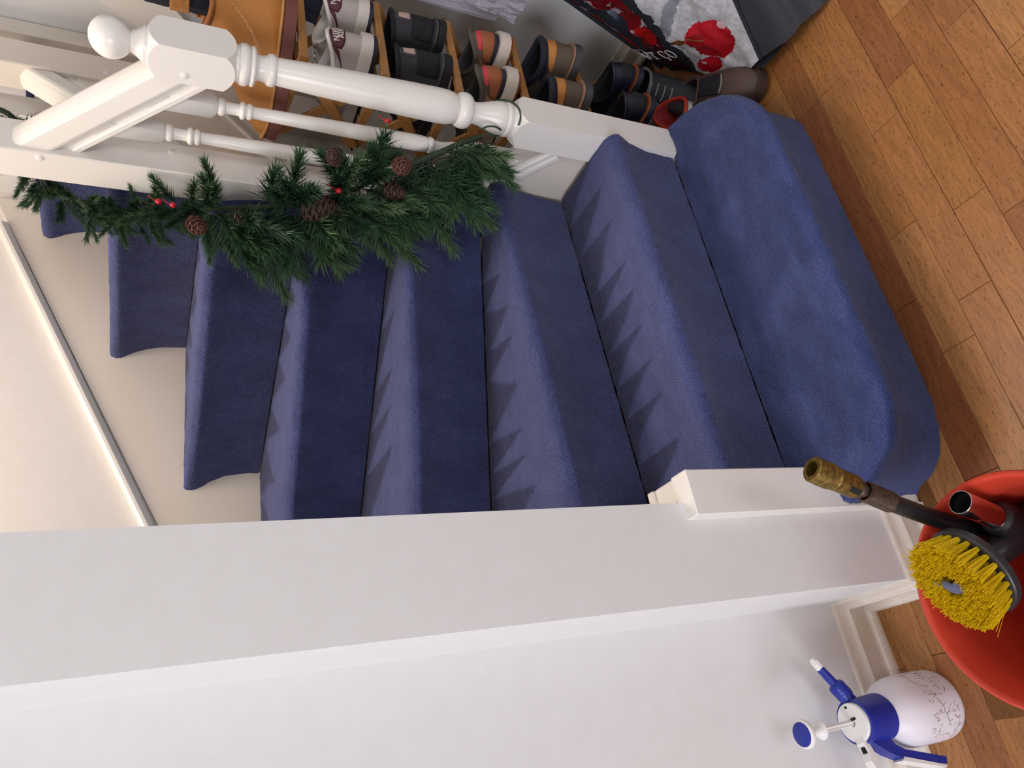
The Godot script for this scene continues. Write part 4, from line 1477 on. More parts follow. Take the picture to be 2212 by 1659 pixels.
func hanging_things() -> void:
	var hooks := thing("coat_hooks", "row of coat hooks on the right wall, above the picture", "coat hooks", Vector3(RX, 1.72, -1.05))
	var s := S()
	box(s, Vector3(-0.010, 0, 0.2), Vector3(0.020, 0.07, 0.9), 0.003)
	put("backboard", s, M.gloss, hooks)
	for k in 4:
		s = S(false)
		tube(s, spline([Vector3(-0.02, 0, -0.1 + 0.2 * k), Vector3(-0.07, -0.01, -0.1 + 0.2 * k), Vector3(-0.09, 0.03, -0.1 + 0.2 * k)], 10), 0.005, 8)
		put("hook", s, M.brass, hooks)
	# navy coat with plaid lining showing at the open front
	var c := thing("navy_coat", "navy coat with plaid lining and pale zip hanging over the top tier", "coat", Vector3.ZERO)
	put("coat_body", cloth([Vector3(1.66, 1.62, -1.06), Vector3(1.69, 1.62, -0.86), Vector3(1.66, 0.895, -0.845), Vector3(1.60, 0.925, -1.10)], 0.012, 2.0, 0.008, 5), M.navy_wool, c)
	put("coat_front", cloth([Vector3(1.60, 1.55, -1.10), Vector3(1.655, 1.55, -1.0), Vector3(1.62, 0.945, -1.02), Vector3(1.515, 0.985, -1.125)], 0.008, 1.2, 0.005, 8), M.navy_wool, c)
	var lining := put("plaid_lining", cloth([Vector3(1.52, 1.42, -1.135), Vector3(1.60, 1.42, -1.06), Vector3(1.565, 1.028, -1.075), Vector3(1.485, 1.035, -1.130)], 0.004, 1.0, 0.002, 12), M.navy_lining, c)
	s = S()
	for q in [[0.25, 0.006], [0.62, 0.008]]:
		var a: Vector3 = Vector3(1.52, 1.42, -1.135).lerp(Vector3(1.60, 1.42, -1.06), q[0])
		var b: Vector3 = Vector3(1.485, 1.045, -1.130).lerp(Vector3(1.565, 1.038, -1.075), q[0])
		bar(s, a + Vector3(-0.006, 0, 0.008), b + Vector3(-0.006, 0, 0.008), Vector3(0.7, 0, 0.7), q[1], 0.002, 0.0003)
	for q in [[0.42, 0.016], [0.80, 0.016]]:
		var a: Vector3 = Vector3(1.52, 1.42, -1.135).lerp(Vector3(1.60, 1.42, -1.06), q[0])
		var b: Vector3 = Vector3(1.485, 1.045, -1.130).lerp(Vector3(1.565, 1.038, -1.075), q[0])
		bar(s, a + Vector3(-0.005, 0, 0.007), b + Vector3(-0.005, 0, 0.007), Vector3(0.7, 0, 0.7), q[1], 0.0016, 0.0003)
	put("plaid_stripes", s, M.plaid_line, lining).set_meta("kind", "stuff")
	s = S()
	bar(s, Vector3(1.476, 1.034, -1.128), Vector3(1.585, 1.020, -1.052), Vector3.UP, 0.012, 0.004, 0.001)
	put("zip", s, M.zip_tape, c)
	s = S()
	bar(s, Vector3(1.615, 0.945, -1.015), Vector3(1.618, 1.30, -1.005), Vector3(0.7, 0, 0.7), 0.008, 0.006, 0.001)
	put("edge_trim", s, M.maroon_edge, c)
	# satchel with a tan strap tab
	var b := thing("satchel", "dark navy satchel with stitched tan tab and brass stud, hanging behind the newel block", "bag", Vector3.ZERO)
	put("satchel_body", cloth([Vector3(1.455, 1.33, -1.115), Vector3(1.545, 1.33, -1.055), Vector3(1.535, 1.188, -1.045), Vector3(1.430, 1.196, -1.100)], 0.003, 0.7, 0.016, 21), M.navy_wool, b)
	s = S()
	var nrm := Vector3(-0.55, 0, 0.83)
	var tab := Transform3D(Basis(Vector3(0.83, 0, 0.55), Vector3.UP, nrm), Vector3(1.430, 1.264, -1.078))
	box(s, Vector3(0.0, 0, 0), Vector3(0.05, 0.036, 0.005), 0.0015, tab)
	put("strap_tab", s, M.tan_leather, b)
	s = S()
	for i in 7:
		for e in [-0.014, 0.014]: box(s, Vector3(-0.020 + 0.0065 * i, e, 0.003), Vector3(0.004, 0.0009, 0.0008), 0.0, tab)
		if i < 4: box(s, Vector3(-0.0215, -0.010 + 0.0065 * i, 0.003), Vector3(0.0009, 0.004, 0.0008), 0.0, tab)
	put("stitching", s, M.stitch, b).set_meta("kind", "stuff")
	s = S(false)
	lathe(s, [Vector2(0.007, 0.0), Vector2(0.0062, 0.003), Vector2(0.0, 0.0055)], 16, frame(nrm, tab * Vector3(0.004, -0.006, 0.002)))
	put("stud", s, M.brass, b)
	# grey marl jumper
	var j := thing("grey_jumper", "light grey marl jumper hanging on the right wall above the shoe rack", "jumper", Vector3.ZERO)
	put("body", cloth([Vector3(1.70, 1.55, -1.06), Vector3(1.705, 1.55, -0.72), Vector3(1.70, 0.475, -0.74), Vector3(1.675, 0.515, -1.075)], 0.010, 2.2, 0.006, 33, 80, 50), M.grey_jersey, j)
	put("ribbed_edge", cloth([Vector3(1.672, 1.20, -1.112), Vector3(1.692, 1.20, -1.072), Vector3(1.676, 0.515, -1.072), Vector3(1.664, 0.528, -1.104)], 0.003, 0.5, 0.005, 35), M.grey_jersey, j)
	put("cuff", cloth([Vector3(1.665, 0.62, -1.070), Vector3(1.672, 0.62, -0.95), Vector3(1.672, 0.462, -1.005), Vector3(1.662, 0.480, -1.090)], 0.006, 1.2, 0.006, 36), M.grey_jersey, j)

# ---------------------------------------------------------------- shopping bag
func bag_print() -> ImageTexture:
	var im := Image.create(512, 512, false, Image.FORMAT_RGB8)
	var n := FastNoiseLite.new()
	n.seed = 91
	n.frequency = 1.0
	n.fractal_octaves = 4
	var n2 := FastNoiseLite.new()
	n2.seed = 92
	n2.frequency = 1.0
	n2.noise_type = FastNoiseLite.TYPE_CELLULAR
	for y in 512:
		for x in 512:
			var g := 0.80 + n.get_noise_2d(x * 0.012, y * 0.012) * 0.12 + n.get_noise_2d(x * 0.09, y * 0.05 + 80.0) * 0.10
			var c := Color(g, g * 1.01, g * 1.03)
			# slate-grey band across the marble
			var band := (y - 300) + (x - 260) * 0.9
			if x > 200 and absf(band + n.get_noise_2d(x * 0.02, y * 0.02) * 16.0) < 26.0: c = c.lerp(Color(0.50, 0.52, 0.56), 0.75)
			# dark fruit on the left
			if x < 196:
				var v := n2.get_noise_2d(x * 0.030, y * 0.030)
				c = Color(0.28, 0.03, 0.07).lerp(Color(0.12, 0.01, 0.04), clampf(v * 0.5 + 0.6, 0, 1))
				if n.get_noise_2d(x * 0.05 + 9.0, y * 0.05) > 0.36: c = Color(0.62, 0.42, 0.44)
				if y < 330:
					c = Color(0.55, 0.05, 0.09).lerp(c, 0.25)
					if n.get_noise_2d(x * 0.013 + 40.0, y * 0.010) > 0.16: c = Color(0.70, 0.66, 0.68)
			if x < 58 and y > 300: c = Color(0.58, 0.06, 0.07).lerp(Color(0.70, 0.12, 0.08), clampf(n.get_noise_2d(x * 0.02, y * 0.006) + 0.4, 0, 1))
			if x < 20: c = Color(0.05, 0.05, 0.07)
			im.set_pixel(x, y, c)
	var blob := func(cx: float, cy: float, rx: float, ry: float, a: Color, b: Color) -> void:
		for y in range(int(cy - ry - 6), int(cy + ry + 6)):
			for x in range(int(cx - rx - 6), int(cx + rx + 6)):
				if x < 0 or y < 0 or x > 511 or y > 511: continue
				var d := Vector2((x - cx) / rx, (y - cy) / ry)
				if d.length() < 1.0 + n.get_noise_2d(x * 0.08, y * 0.08) * 0.10:
					var t := clampf(d.y * 0.5 + 0.5 + n.get_noise_2d(x * 0.03, y * 0.03) * 0.5, 0, 1)
					im.set_pixel(x, y, a.lerp(b, t))
	blob.call(92.0, 230.0, 34.0, 56.0, Color(0.26, 0.28, 0.34), Color(0.13, 0.14, 0.20))
	blob.call(100.0, 205.0, 18.0, 22.0, Color(0.55, 0.60, 0.66), Color(0.34, 0.38, 0.45))
	blob.call(150.0, 318.0, 28.0, 44.0, Color(0.74, 0.10, 0.08), Color(0.60, 0.03, 0.05))
	blob.call(96.0, 335.0, 26.0, 40.0, Color(0.50, 0.06, 0.10), Color(0.40, 0.03, 0.06))
	blob.call(368.0, 398.0, 86.0, 66.0, Color(0.80, 0.14, 0.20), Color(0.62, 0.05, 0.10))
	blob.call(330.0, 380.0, 30.0, 20.0, Color(0.55, 0.08, 0.10), Color(0.70, 0.10, 0.15))
	blob.call(430.0, 362.0, 17.0, 13.0, Color(0.93, 0.86, 0.88), Color(0.88, 0.70, 0.74))
	blob.call(306.0, 482.0, 52.0, 26.0, Color(0.74, 0.08, 0.16), Color(0.60, 0.03, 0.08))
	blob.call(290.0, 470.0, 14.0, 7.0, Color(0.92, 0.84, 0.86), Color(0.90, 0.80, 0.84))
	blob.call(258.0, 372.0, 34.0, 11.0, Color(0.52, 0.28, 0.10), Color(0.36, 0.18, 0.06))
	for i in 60:
		var p := Vector2(300.0 + i * 0.85, 366.0 + i * 0.36)
		im.fill_rect(Rect2i(int(p.x), int(p.y), 4, 4), Color(0.58, 0.46, 0.26))
	return ImageTexture.create_from_image(im)

func shopping_bag() -> void:
	var m := mat("bag_print", Color(0.92, 0.92, 0.93), 0.38)
	m.albedo_texture = bag_print()
	var t := thing("shopping_bag", "large black-sided shopping bag printed with red fruit on white, slumped beside the rack", "shopping bag")
	var p0 := Vector3(1.615, 0.036, -1.072)
	var p1 := Vector3(1.300, 0.036, -0.798)
	var a0 := deg_to_rad(17.0)
	var a1 := deg_to_rad(41.0)
	var h := 0.42
	var u0 := Vector3(0.55 * sin(a0), cos(a0), 0.75 * sin(a0)) * h
	var u1 := Vector3(0.66 * sin(a1), cos(a1), 0.75 * sin(a1)) * h
	var nz := FastNoiseLite.new()
	nz.seed = 95
	nz.frequency = 1.0
	nz.fractal_octaves = 3
	var at := func(u: float, v: float) -> Vector3:
		# u along the foot, v up the face
		var p: Vector3 = p0.lerp(p1, u) + u0.lerp(u1, smoothstep(0.0, 1.0, u)) * v
		var n := (p1 - p0).cross(u0.lerp(u1, u)).normalized()
		if n.x > 0.0: n = -n
		var e := minf(minf(u, 1.0 - u) * 6.0, 1.0)
		return p + n * (0.018 * sin(u * PI) + nz.get_noise_2d(u * 4.0, v * 4.0) * 0.014 * e + nz.get_noise_2d(u * 14.0, v * 10.0) * 0.004 * e)
	var rows := []
	for j in 41:
		var row := PackedVector3Array()
		for i in 49:
			var u := i / 48.0
			var v := 1.0 - j / 40.0
			# the near bottom corner is tucked in
			if u > 0.9 and v < 0.12: v = maxf(v, (u - 0.9) * 0.55)
			row.append(at.call(u, v))
		rows.append(row)
	var s := S(false)
	skin(s, rows, false, true)
	put("printed_face", s, m, t)
	# black body: near side with its fold, base, back
	var q0 := Vector3(1.325, 0.004, -0.600)
	var q1 := Vector3(1.700, 0.004, -0.93)
	var w0 := Vector3(0.20, 0.36, 0.10)
	s = S(false)
	var side := []
	for j in 25:
		var v := j / 24.0
		var row := PackedVector3Array()
		var f: Vector3 = at.call(1.0, maxf(v, 0.055))
		for i in 17:
			var k := i / 16.0
			var p := f.lerp(q0 + w0 * v, k)
			p += Vector3(-0.75, 0, 0.66) * (0.018 * sin(k * PI) + 0.012 * absf(sin(k * TAU))) + Vector3(0, nz.get_noise_2d(k * 6.0, v * 6.0 + 30.0) * 0.006, 0)
			row.append(p)
		side.append(row)
	skin(s, side)
	s.set_smooth_group(4)
	var backf := []
	for j in 25:
		var v := j / 24.0
		var row := PackedVector3Array()
		for i in 17:
			var k := i / 16.0
			row.append((q0 + w0 * v).lerp(q1 + Vector3(0.055, 0.36, 0.10) * v, k))
		backf.append(row)
	skin(s, backf)
	s.set_smooth_group(-1)
	face(s, [p0, p1, q0, q1], Vector3(1.5, 0.3, -0.85))
	face(s, [p0, q1, q1 + Vector3(0.055, 0.36, 0.10), p0 + u0], Vector3(1.4, 0.1, -0.8))
	put("black_body", s, M.bag_black, t)
	s = S(false)
	var pip := []
	for i in 31: pip.append(at.call(1.0, lerpf(0.055, 1.0, i / 30.0)) + Vector3(-0.002, 0, 0.002))
	tube(s, pip, 0.0045, 8)
	var pip2 := []
	for i in 31: pip2.append(at.call(0.0, i / 30.0) + Vector3(-0.003, 0, 0.0))
	tube(s, pip2, 0.006, 8)
	put("piping", s, M.bag_strap, t)
	for q in [[0.13, 0.055, 0.20], [0.40, 0.060, 0.42]]:
		var st := []
		for j in 31:
			var v := j / 30.0
			var row := PackedVector3Array()
			for k in 4:
				var uu: float = lerpf(q[0], q[0] + 0.02, v) + (k / 3.0 - 0.5) * q[1] * 1.5
				var p: Vector3 = at.call(uu, v)
				row.append(p + Vector3(-0.5, 0.25, -0.4) * (0.004 if k in [1, 2] else 0.001))
			st.append(row)
		s = S(false)
		skin(s, st)
		put("handle_strap", s, M.bag_strap, t)
	# lettering printed across the face
	for q in [["KI", 0.040, 0.062, 0.21], ["VT \u00c7O", 0.036, 0.265, 0.215], ["E", 0.034, 0.475, 0.235]]:
		var c: Vector3 = at.call(q[2], q[3])
		var x: Vector3 = (at.call(q[2] + 0.03, q[3]) - at.call(q[2] - 0.03, q[3])).normalized()
		var y: Vector3 = (at.call(q[2], q[3] + 0.04) - at.call(q[2], q[3] - 0.04))
		y = y.slide(x).normalized()
		put("print_lettering", lettering(q[0], q[1], 0.001, false, false, "Droid Serif"), M.bag_letter, t, Transform3D(Basis(x, y, x.cross(y)), c + x.cross(y) * 0.0065))

# ---------------------------------------------------------------- bucket with tools
func bucket_and_tools() -> void:
	var c := Vector3(0.067, 0, -0.618)
	var b := thing("bucket", "orange-red plastic builder's bucket on the parquet at the picture's edge", "bucket", c)
	var s := S(false)
	lathe(s, [Vector2(0.0, 0.004), Vector2(0.108, 0.004), Vector2(0.110, 0.0), Vector2(0.114, 0.0), Vector2(0.116, 0.004), Vector2(0.1435, 0.250), Vector2(0.1445, 0.262), Vector2(0.150, 0.264), Vector2(0.1525, 0.268), Vector2(0.1530, 0.276), Vector2(0.1515, 0.2805), Vector2(0.1480, 0.282), Vector2(0.1445, 0.280), Vector2(0.1425, 0.276), Vector2(0.1330, 0.246), Vector2(0.1315, 0.238), Vector2(0.1095, 0.014), Vector2(0.105, 0.009), Vector2(0.0, 0.009)], 96)
	put("shell", s, M.orange_plastic, b)
	var ax := Vector3(0.92, 0, 0.39)
	var fwd := Vector3(-0.39, 0, 0.92)
	for sg in [-1.0, 1.0]:
		s = S(false)
		lathe(s, [Vector2(0.010, -0.012), Vector2(0.010, 0.004), Vector2(0.006, 0.006), Vector2(0.0045, 0.010), Vector2(0.0, 0.013)], 16, frame(ax * sg, ax * sg * 0.150 + Vector3(0, 0.245, 0)))
		put("handle_lug", s, M.orange_plastic, b)
	var pts := []
	for i in 41:
		var a := PI * i / 40.0
		pts.append(ax * (-cos(a)) * 0.163 + fwd * sin(a) * 0.158 + Vector3(0, 0.245 - 0.05 * sin(a), 0))
	s = S(false)
	tube(s, pts, 0.0028, 8)
	put("wire_handle", s, M.chrome, b)
	# steam hose with quick coupling, leaning up over the rim
	var h := thing("hose", "black rubber hose with old brass coupling sticking up out of the orange bucket", "hose")
	var path := spline([Vector3(0.125, 0.022, -0.652), Vector3(0.137, 0.09, -0.664), Vector3(0.149, 0.165, -0.674), Vector3(0.170, 0.240, -0.684), Vector3(0.196, 0.303, -0.694), Vector3(0.2215, 0.360, -0.7005)], 60)
	s = S(false)
	tube(s, path, 0.0128, 20)
	put("rubber_hose", s, M.hose_rubber, h)
	var a := Vector3(0.219, 0.354, -0.7)
	var z := Vector3(0.270, 0.4765, -0.7005)
	var L := a.distance_to(z)
	var fr := frame(z - a, a).scaled_local(Vector3(1.17, 1.0, 1.17))
	s = S(false)
	var fer := []
	for i in 14:
		var y := -0.006 + 0.0035 * i
		fer.append(Vector2(0.0132 if i % 2 else 0.0128, y))
	fer.push_front(Vector2(0.0108, -0.006))
	fer.append(Vector2(0.0108, 0.0405))
	lathe(s, fer, 24, fr)
	put("crimp_ferrule", s, M.rusty_steel, h)
	s = S(false)
	lathe(s, [Vector2(0.0085, 0.038), Vector2(0.0085, 0.060)], 6, fr)
	lathe(s, [Vector2(0.0098, 0.043), Vector2(0.0104, 0.044), Vector2(0.0104, 0.052), Vector2(0.0098, 0.053)], 6, fr)
	put("hexagon_nut", s, M.rusty_steel, h)
	s = S(false)
	var e := L - 0.132
	lathe(s, [Vector2(0.0100, e + 0.057), Vector2(0.0136, e + 0.057), Vector2(0.0142, e + 0.059), Vector2(0.0142, e + 0.090), Vector2(0.0146, e + 0.092), Vector2(0.0142, e + 0.094), Vector2(0.0128, e + 0.096), Vector2(0.0128, e + 0.099), Vector2(0.0160, e + 0.101), Vector2(0.0162, e + 0.106), Vector2(0.0146, e + 0.107), Vector2(0.0146, e + 0.110), Vector2(0.0162, e + 0.111), Vector2(0.0162, e + 0.117), Vector2(0.0146, e + 0.118), Vector2(0.0146, e + 0.121), Vector2(0.0160, e + 0.122), Vector2(0.0158, e + 0.130), Vector2(0.0140, e + 0.132), Vector2(0.0095, e + 0.132), Vector2(0.0090, e + 0.11), Vector2(0.0, e + 0.11)], 32, fr)
	put("brass_coupling", s, M.old_brass, h)
	s = S()
	var sl := fr * Transform3D(Basis(Vector3.UP, 2.2), Vector3.ZERO)
	box(s, Vector3(0.0138, e + 0.066, 0), Vector3(0.0016, 0.018, 0.007), 0.0006, sl)
	put("slot", s, M.dark_hole, h)
	# vacuum nozzle tube
	var v := thing("nozzle_tube", "open chrome tube with black grip leaning on the bucket's inner side", "tube")
	var o := Vector3(0.1905, 0.308, -0.630)
	var o2 := Vector3(0.098, 0.017, -0.655)
	var vf := frame(o - o2, o2)
	var vl := o.distance_to(o2)
	s = S(false)
	lathe(s, [Vector2(0.0166, vl - 0.13), Vector2(0.0166, vl - 0.0008), Vector2(0.0162, vl), Vector2(0.0154, vl), Vector2(0.0152, vl - 0.0008), Vector2(0.0150, vl - 0.12)], 40, vf)
	put("chrome_tube", s, M.chrome, v)
	s = S(false)
	lathe(s, [Vector2(0.0150, vl - 0.010), Vector2(0.0148, vl - 0.118), Vector2(0.0, vl - 0.118)], 32, vf)
	put("dark_bore", s, M.dark_hole, v)
	s = S(false)
	lathe(s, [Vector2(0.0, 0.0), Vector2(0.024, 0.0), Vector2(0.0255, 0.004), Vector2(0.0255, vl - 0.15), Vector2(0.0245, vl - 0.085), Vector2(0.0232, vl - 0.076), Vector2(0.0195, vl - 0.073), Vector2(0.0168, vl - 0.072)], 40, vf)
	put("black_grip", s, M.tool_black, v)
	# drill with round scrubbing brush
	var d := thing("drill_brush", "cordless drill holding a round brush with yellow bristles, standing in the bucket", "drill")
	var pc := Vector3(0.109, 0.272, -0.674)
	var n := Vector3(-0.378, 0.850, -0.366).normalized()
	var bf := frame(n, pc)
	s = S(false)
	lathe(s, [Vector2(0.0, -0.014), Vector2(0.018, -0.014), Vector2(0.030, -0.010), Vector2(0.058, -0.006), Vector2(0.0625, -0.003), Vector2(0.0635, 0.001), Vector2(0.0635, 0.007), Vector2(0.062, 0.009), Vector2(0.059, 0.0095), Vector2(0.0, 0.0085)], 56, bf)
	put("backing_plate", s, M.brush_black, d)
	var r := RandomNumberGenerator.new()
	r.seed = 8
	for ring in [[0.0560, 26], [0.0445, 20], [0.0335, 15], [0.0225, 10]]:
		for i in ring[1]:
			var a0: float = TAU * i / ring[1] + ring[0] * 7.0
			var root := Vector3(cos(a0) * ring[0], 0.009, sin(a0) * ring[0])
			s = S()
			for k in 60:
				var ja := r.randf() * TAU
				var jr := sqrt(r.randf())
				var base := root + Vector3(cos(ja), 0, sin(ja)) * 0.0032 * jr
				var lean: Vector3 = Vector3(root.x, 0, root.z) / ring[0] * (0.004 if ring[0] > 0.05 else 0.001)
				var tipv: Vector3 = root + Vector3(cos(ja), 0, sin(ja)) * 0.0075 * jr + lean + Vector3(r.randf_range(-1, 1) * 0.0012, 0.040 + r.randf_range(-0.003, 0.002) - 0.002 * jr, r.randf_range(-1, 1) * 0.0012)
				if r.randf() < 0.012: tipv += Vector3(root.x, 0, root.z) / ring[0] * 0.012
				var dir: Vector3 = (tipv - base).normalized()
				var sd: Vector3 = dir.cross(Vector3(r.randf_range(-1, 1), 0, r.randf_range(-1, 1))).normalized() * 0.00042
				var t1 := Color(0.78, 0.52, 0.006).lerp(Color(0.95, 0.76, 0.015), r.randf())
				s.set_color(t1)
				for q in [base - sd, base + sd, tipv + sd, base - sd, tipv + sd, tipv - sd]: s.add_vertex(bf * q)
				var s2: Vector3 = dir.cross(sd).normalized() * 0.00042
				for q in [base - s2, base + s2, tipv + s2, base - s2, tipv + s2, tipv - s2]: s.add_vertex(bf * q)
			put("bristle_tuft", s, M.bristle, d)
	s = S(false)
	for q in [[Vector3(-0.006, 0.044, 0.004), 0.011], [Vector3(0.010, 0.043, -0.004), 0.010], [Vector3(0.002, 0.044, 0.002), 0.010], [Vector3(-0.024, 0.045, 0.012), 0.006]]:
		var rows := []
		for j in 9:
			var row := PackedVector3Array()
			for i in 14:
				var th := PI * j / 8.0
				var ph := TAU * i / 14.0
				var dv := Vector3(sin(th) * cos(ph), cos(th), sin(th) * sin(ph))
				row.append(bf * (q[0] + dv * Vector3(1, 0.32, 0.7) * q[1] * (1.0 + 0.35 * wob.get_noise_3dv(dv * 2.5 + q[0] * 100.0))))
			rows.append(row)
		skin(s, rows, true)
	put("carpet_fluff", s, M.fluff, d)
	s = S(false)
	lathe(s, [Vector2(0.0036, -0.030), Vector2(0.0036, -0.012)], 6, bf)
	put("hexagon_shank", s, M.chrome, d)
	s = S(false)
	lathe(s, [Vector2(0.0, -0.022), Vector2(0.008, -0.022), Vector2(0.0105, -0.0225), Vector2(0.0125, -0.026), Vector2(0.0185, -0.042), Vector2(0.0205, -0.056), Vector2(0.0208, -0.078), Vector2(0.0198, -0.079), Vector2(0.0198, -0.081), Vector2(0.0212, -0.082), Vector2(0.0215, -0.098), Vector2(0.018, -0.100), Vector2(0.0, -0.100)], 40, bf)
	put("chuck", s, M.chuck, d)
	s = S(false)
	lathe(s, [Vector2(0.0, -0.098), Vector2(0.024, -0.099), Vector2(0.030, -0.108), Vector2(0.031, -0.170), Vector2(0.029, -0.205), Vector2(0.02, -0.214), Vector2(0.0, -0.215)], 32, bf)
	put("motor_housing", s, M.tool_black, d)
	s = S(false)
	var g0 := bf * Vector3(0, -0.165, 0)
	tube(s, [g0, g0.lerp(Vector3(0.10, 0.06, -0.585), 0.5), Vector3(0.100, 0.055, -0.585)], [0.020, 0.0185, 0.021], 14)
	put("drill_grip", s, M.tool_black, d)
	# a stray fluff of the cleaner and a few specks stay on the floor only as material

# ---------------------------------------------------------------- spray bottle
func sprayer() -> void:
	var t := thing("spray_bottle", "white pump spray bottle with blue head and mud smears by the left wall", "spray bottle", Vector3(-0.058, 0, -1.030))
	var s := S(false)
	lathe(s, [Vector2(0.0, 0.003), Vector2(0.046, 0.002), Vector2(0.052, 0.0), Vector2(0.0565, 0.004), Vector2(0.0585, 0.012), Vector2(0.0592, 0.03), Vector2(0.0590, 0.085), Vector2(0.0575, 0.103), Vector2(0.0535, 0.118), Vector2(0.047, 0.131), Vector2(0.0395, 0.141), Vector2(0.0335, 0.150), Vector2(0.031, 0.156), Vector2(0.031, 0.165)], 64)
	put("bottle", s, M.bottle, t)
	# dried mud: thin raised smears in a band low on the camera side
	s = S(false)
	var r := RandomNumberGenerator.new()
	r.seed = 14
	for i in 110:
		var a := r.randf_range(0.2, 2.6)
		var y := 0.052 + r.randf_range(-0.030, 0.036) + 0.02 * (a - 1.4) * -0.4
		var pts := []
		var da := r.randf_range(-0.05, 0.05)
		var dy := r.randf_range(-0.010, 0.010)
		if r.randf() < 0.25: da *= 3.0
		for k in 4:
			var aa := a + da * k + r.randf_range(-0.02, 0.02)
			var yy := clampf(y + dy * k * 0.5 + r.randf_range(-0.002, 0.002), 0.014, 0.112)
			var rad := 0.0592 if yy < 0.085 else lerpf(0.0592, 0.0562, (yy - 0.085) / 0.025)
			pts.append(Vector3(cos(aa) * rad, yy, sin(aa) * rad))
		var th := r.randf_range(0.00015, 0.00055)
		tube(s, spline(pts, 8), [th * 0.4, th * 0.8, th, th, th, th, th * 0.8, th * 0.5, th * 0.2], 4, false)
	put("mud_smears", s, M.mud, t).set_meta("kind", "stuff")
	# blue head with nozzle and grip; built along local x, then turned
	var hd := Transform3D(Basis(Vector3.UP, atan2(-0.50, 0.866)), Vector3.ZERO)
	hd = Transform3D(Basis(Vector3.UP, 0.12), Vector3.ZERO)
	s = S(false)
	lathe(s, [Vector2(0.029, 0.146), Vector2(0.0365, 0.146), Vector2(0.0378, 0.148), Vector2(0.0362, 0.196), Vector2(0.0368, 0.206), Vector2(0.0360, 0.2095), Vector2(0.0335, 0.2105), Vector2(0.0322, 0.2095), Vector2(0.0318, 0.206), Vector2(0.0, 0.205)], 64)
	put("blue_collar", s, M.blue_plastic, t)
	s = S(false)
	lathe(s, [Vector2(0.0312, 0.204), Vector2(0.0312, 0.2125), Vector2(0.0300, 0.2145), Vector2(0.0065, 0.2150), Vector2(0.0065, 0.206), Vector2(0.0, 0.206)], 56)
	put("white_lid", s, M.white_plastic, t)
	s = S()
	box(s, Vector3(0.005, 0.2152, 0.006), Vector3(0.004, 0.0008, 0.010), 0.0, hd)
	box(s, Vector3(0.0245, 0.2146, 0.0), Vector3(0.004, 0.001, 0.005), 0.0, hd)
	put("lid_slots", s, M.dark_hole, t).set_meta("kind", "stuff")
	s = S()
	for k in 4:
		var rx := Transform3D(Basis(Vector3.UP, k * PI / 2 + 0.4), Vector3.ZERO)
		box(s, Vector3(0.0028, 0.247, 0), Vector3(0.0048, 0.078, 0.0022), 0.0004, rx)
	put("pump_rod", s, M.white_plastic, t)
	s = S(false)
	lathe(s, [Vector2(0.0, 0.281), Vector2(0.004, 0.282), Vector2(0.012, 0.2855), Vector2(0.0150, 0.2885), Vector2(0.0145, 0.2905), Vector2(0.0095, 0.294), Vector2(0.0072, 0.300), Vector2(0.0072, 0.308), Vector2(0.012, 0.315), Vector2(0.0205, 0.321), Vector2(0.0225, 0.3245), Vector2(0.0222, 0.3285), Vector2(0.0195, 0.3305), Vector2(0.0, 0.3305)], 48)
	put("pump_knob", s, M.white_plastic, t)
	s = S(false)
	lathe(s, [Vector2(0.0188, 0.329), Vector2(0.0185, 0.3318), Vector2(0.0160, 0.3326), Vector2(0.0, 0.3328)], 48)
	put("blue_button", s, M.blue_plastic, t)
	# nozzle, rising to the right
	var nx := hd * Transform3D(Basis(Vector3(0, 0, 1), -1.02), Vector3(0.030, 0.196, 0))
	s = S(false)
	lathe(s, [Vector2(0.0125, -0.012), Vector2(0.0120, 0.008), Vector2(0.0115, 0.012)], 24, nx)
	var ribs := []
	for i in 4:
		ribs.append(Vector2(0.0138, 0.012 + 0.0065 * i))
		ribs.append(Vector2(0.0140, 0.0145 + 0.0065 * i))
		ribs.append(Vector2(0.0136, 0.0172 + 0.0065 * i))
	ribs.append(Vector2(0.0125, 0.0385))
	ribs.append(Vector2(0.0078, 0.041))
	lathe(s, ribs, 28, nx)
	for k in 14:
		box(s, Vector3(0.0138, 0.025, 0), Vector3(0.0012, 0.022, 0.0016), 0.0003, nx * Transform3D(Basis(Vector3.UP, TAU * k / 14), Vector3.ZERO))
	put("nozzle_nut", s, M.blue_plastic, t)
	s = S(false)
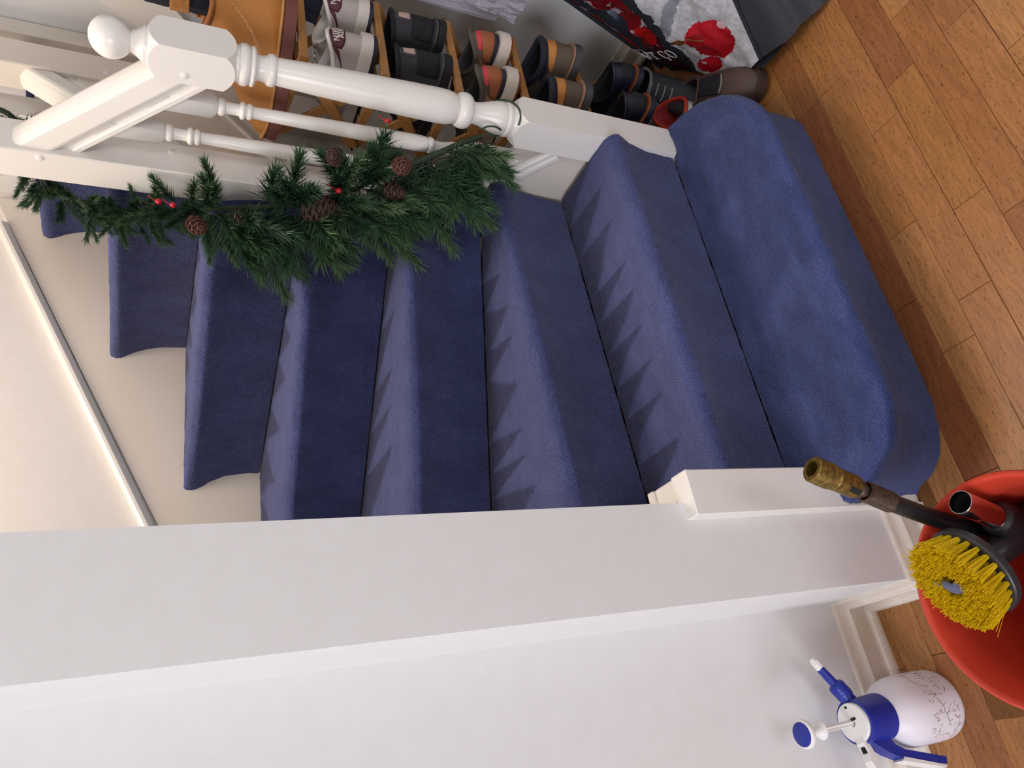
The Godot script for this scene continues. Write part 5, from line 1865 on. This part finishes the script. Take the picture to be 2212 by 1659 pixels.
	lathe(s, [Vector2(0.0078, 0.038), Vector2(0.0072, 0.072), Vector2(0.0066, 0.0735), Vector2(0.0, 0.0735)], 24, nx)
	put("nozzle_tube", s, M.blue_plastic, t)
	s = S(false)
	lathe(s, [Vector2(0.0066, 0.071), Vector2(0.0070, 0.075), Vector2(0.0048, 0.092), Vector2(0.0036, 0.0935), Vector2(0.0012, 0.0935), Vector2(0.001, 0.088)], 20, nx)
	for k in 4: box(s, Vector3(0.0055, 0.080, 0), Vector3(0.0035, 0.016, 0.0014), 0.0003, nx * Transform3D(Basis(Vector3.UP, TAU * k / 4 + 0.3), Vector3.ZERO))
	put("nozzle_tip", s, M.white_plastic, t)
	# grip: out to the left, then down; white trigger above, white inside face
	var side := hd * Transform3D(Basis(Vector3(1, 0, 0), Vector3.UP, Vector3(0, 0, 1)), Vector3.ZERO)
	s = S()
	prism(s, [Vector2(-0.026, 0.205), Vector2(-0.036, 0.198), Vector2(-0.056, 0.172), Vector2(-0.068, 0.148), Vector2(-0.092, 0.056), Vector2(-0.082, 0.050), Vector2(-0.056, 0.136), Vector2(-0.046, 0.152), Vector2(-0.030, 0.160)], -0.0110, 0.0110, side)
	put("blue_grip", s, M.blue_plastic, t)
	s = S()
	prism(s, [Vector2(-0.066, 0.146), Vector2(-0.0935, 0.058), Vector2(-0.097, 0.060), Vector2(-0.071, 0.152)], -0.0115, 0.0115, side)
	put("grip_inlay", s, M.white_plastic, t)
	s = S()
	prism(s, [Vector2(-0.022, 0.2145), Vector2(-0.032, 0.2165), Vector2(-0.046, 0.2140), Vector2(-0.060, 0.2170), Vector2(-0.078, 0.2120), Vector2(-0.088, 0.2040), Vector2(-0.088, 0.1960), Vector2(-0.070, 0.1990), Vector2(-0.040, 0.2050), Vector2(-0.022, 0.2070)], -0.0085, 0.0085, side)
	put("trigger", s, M.white_plastic, t)
	s = S()
	box(s, Vector3(-0.043, 0.2148, 0.0), Vector3(0.010, 0.003, 0.009), 0.0005, side)
	put("trigger_slot", s, M.dark_hole, t)
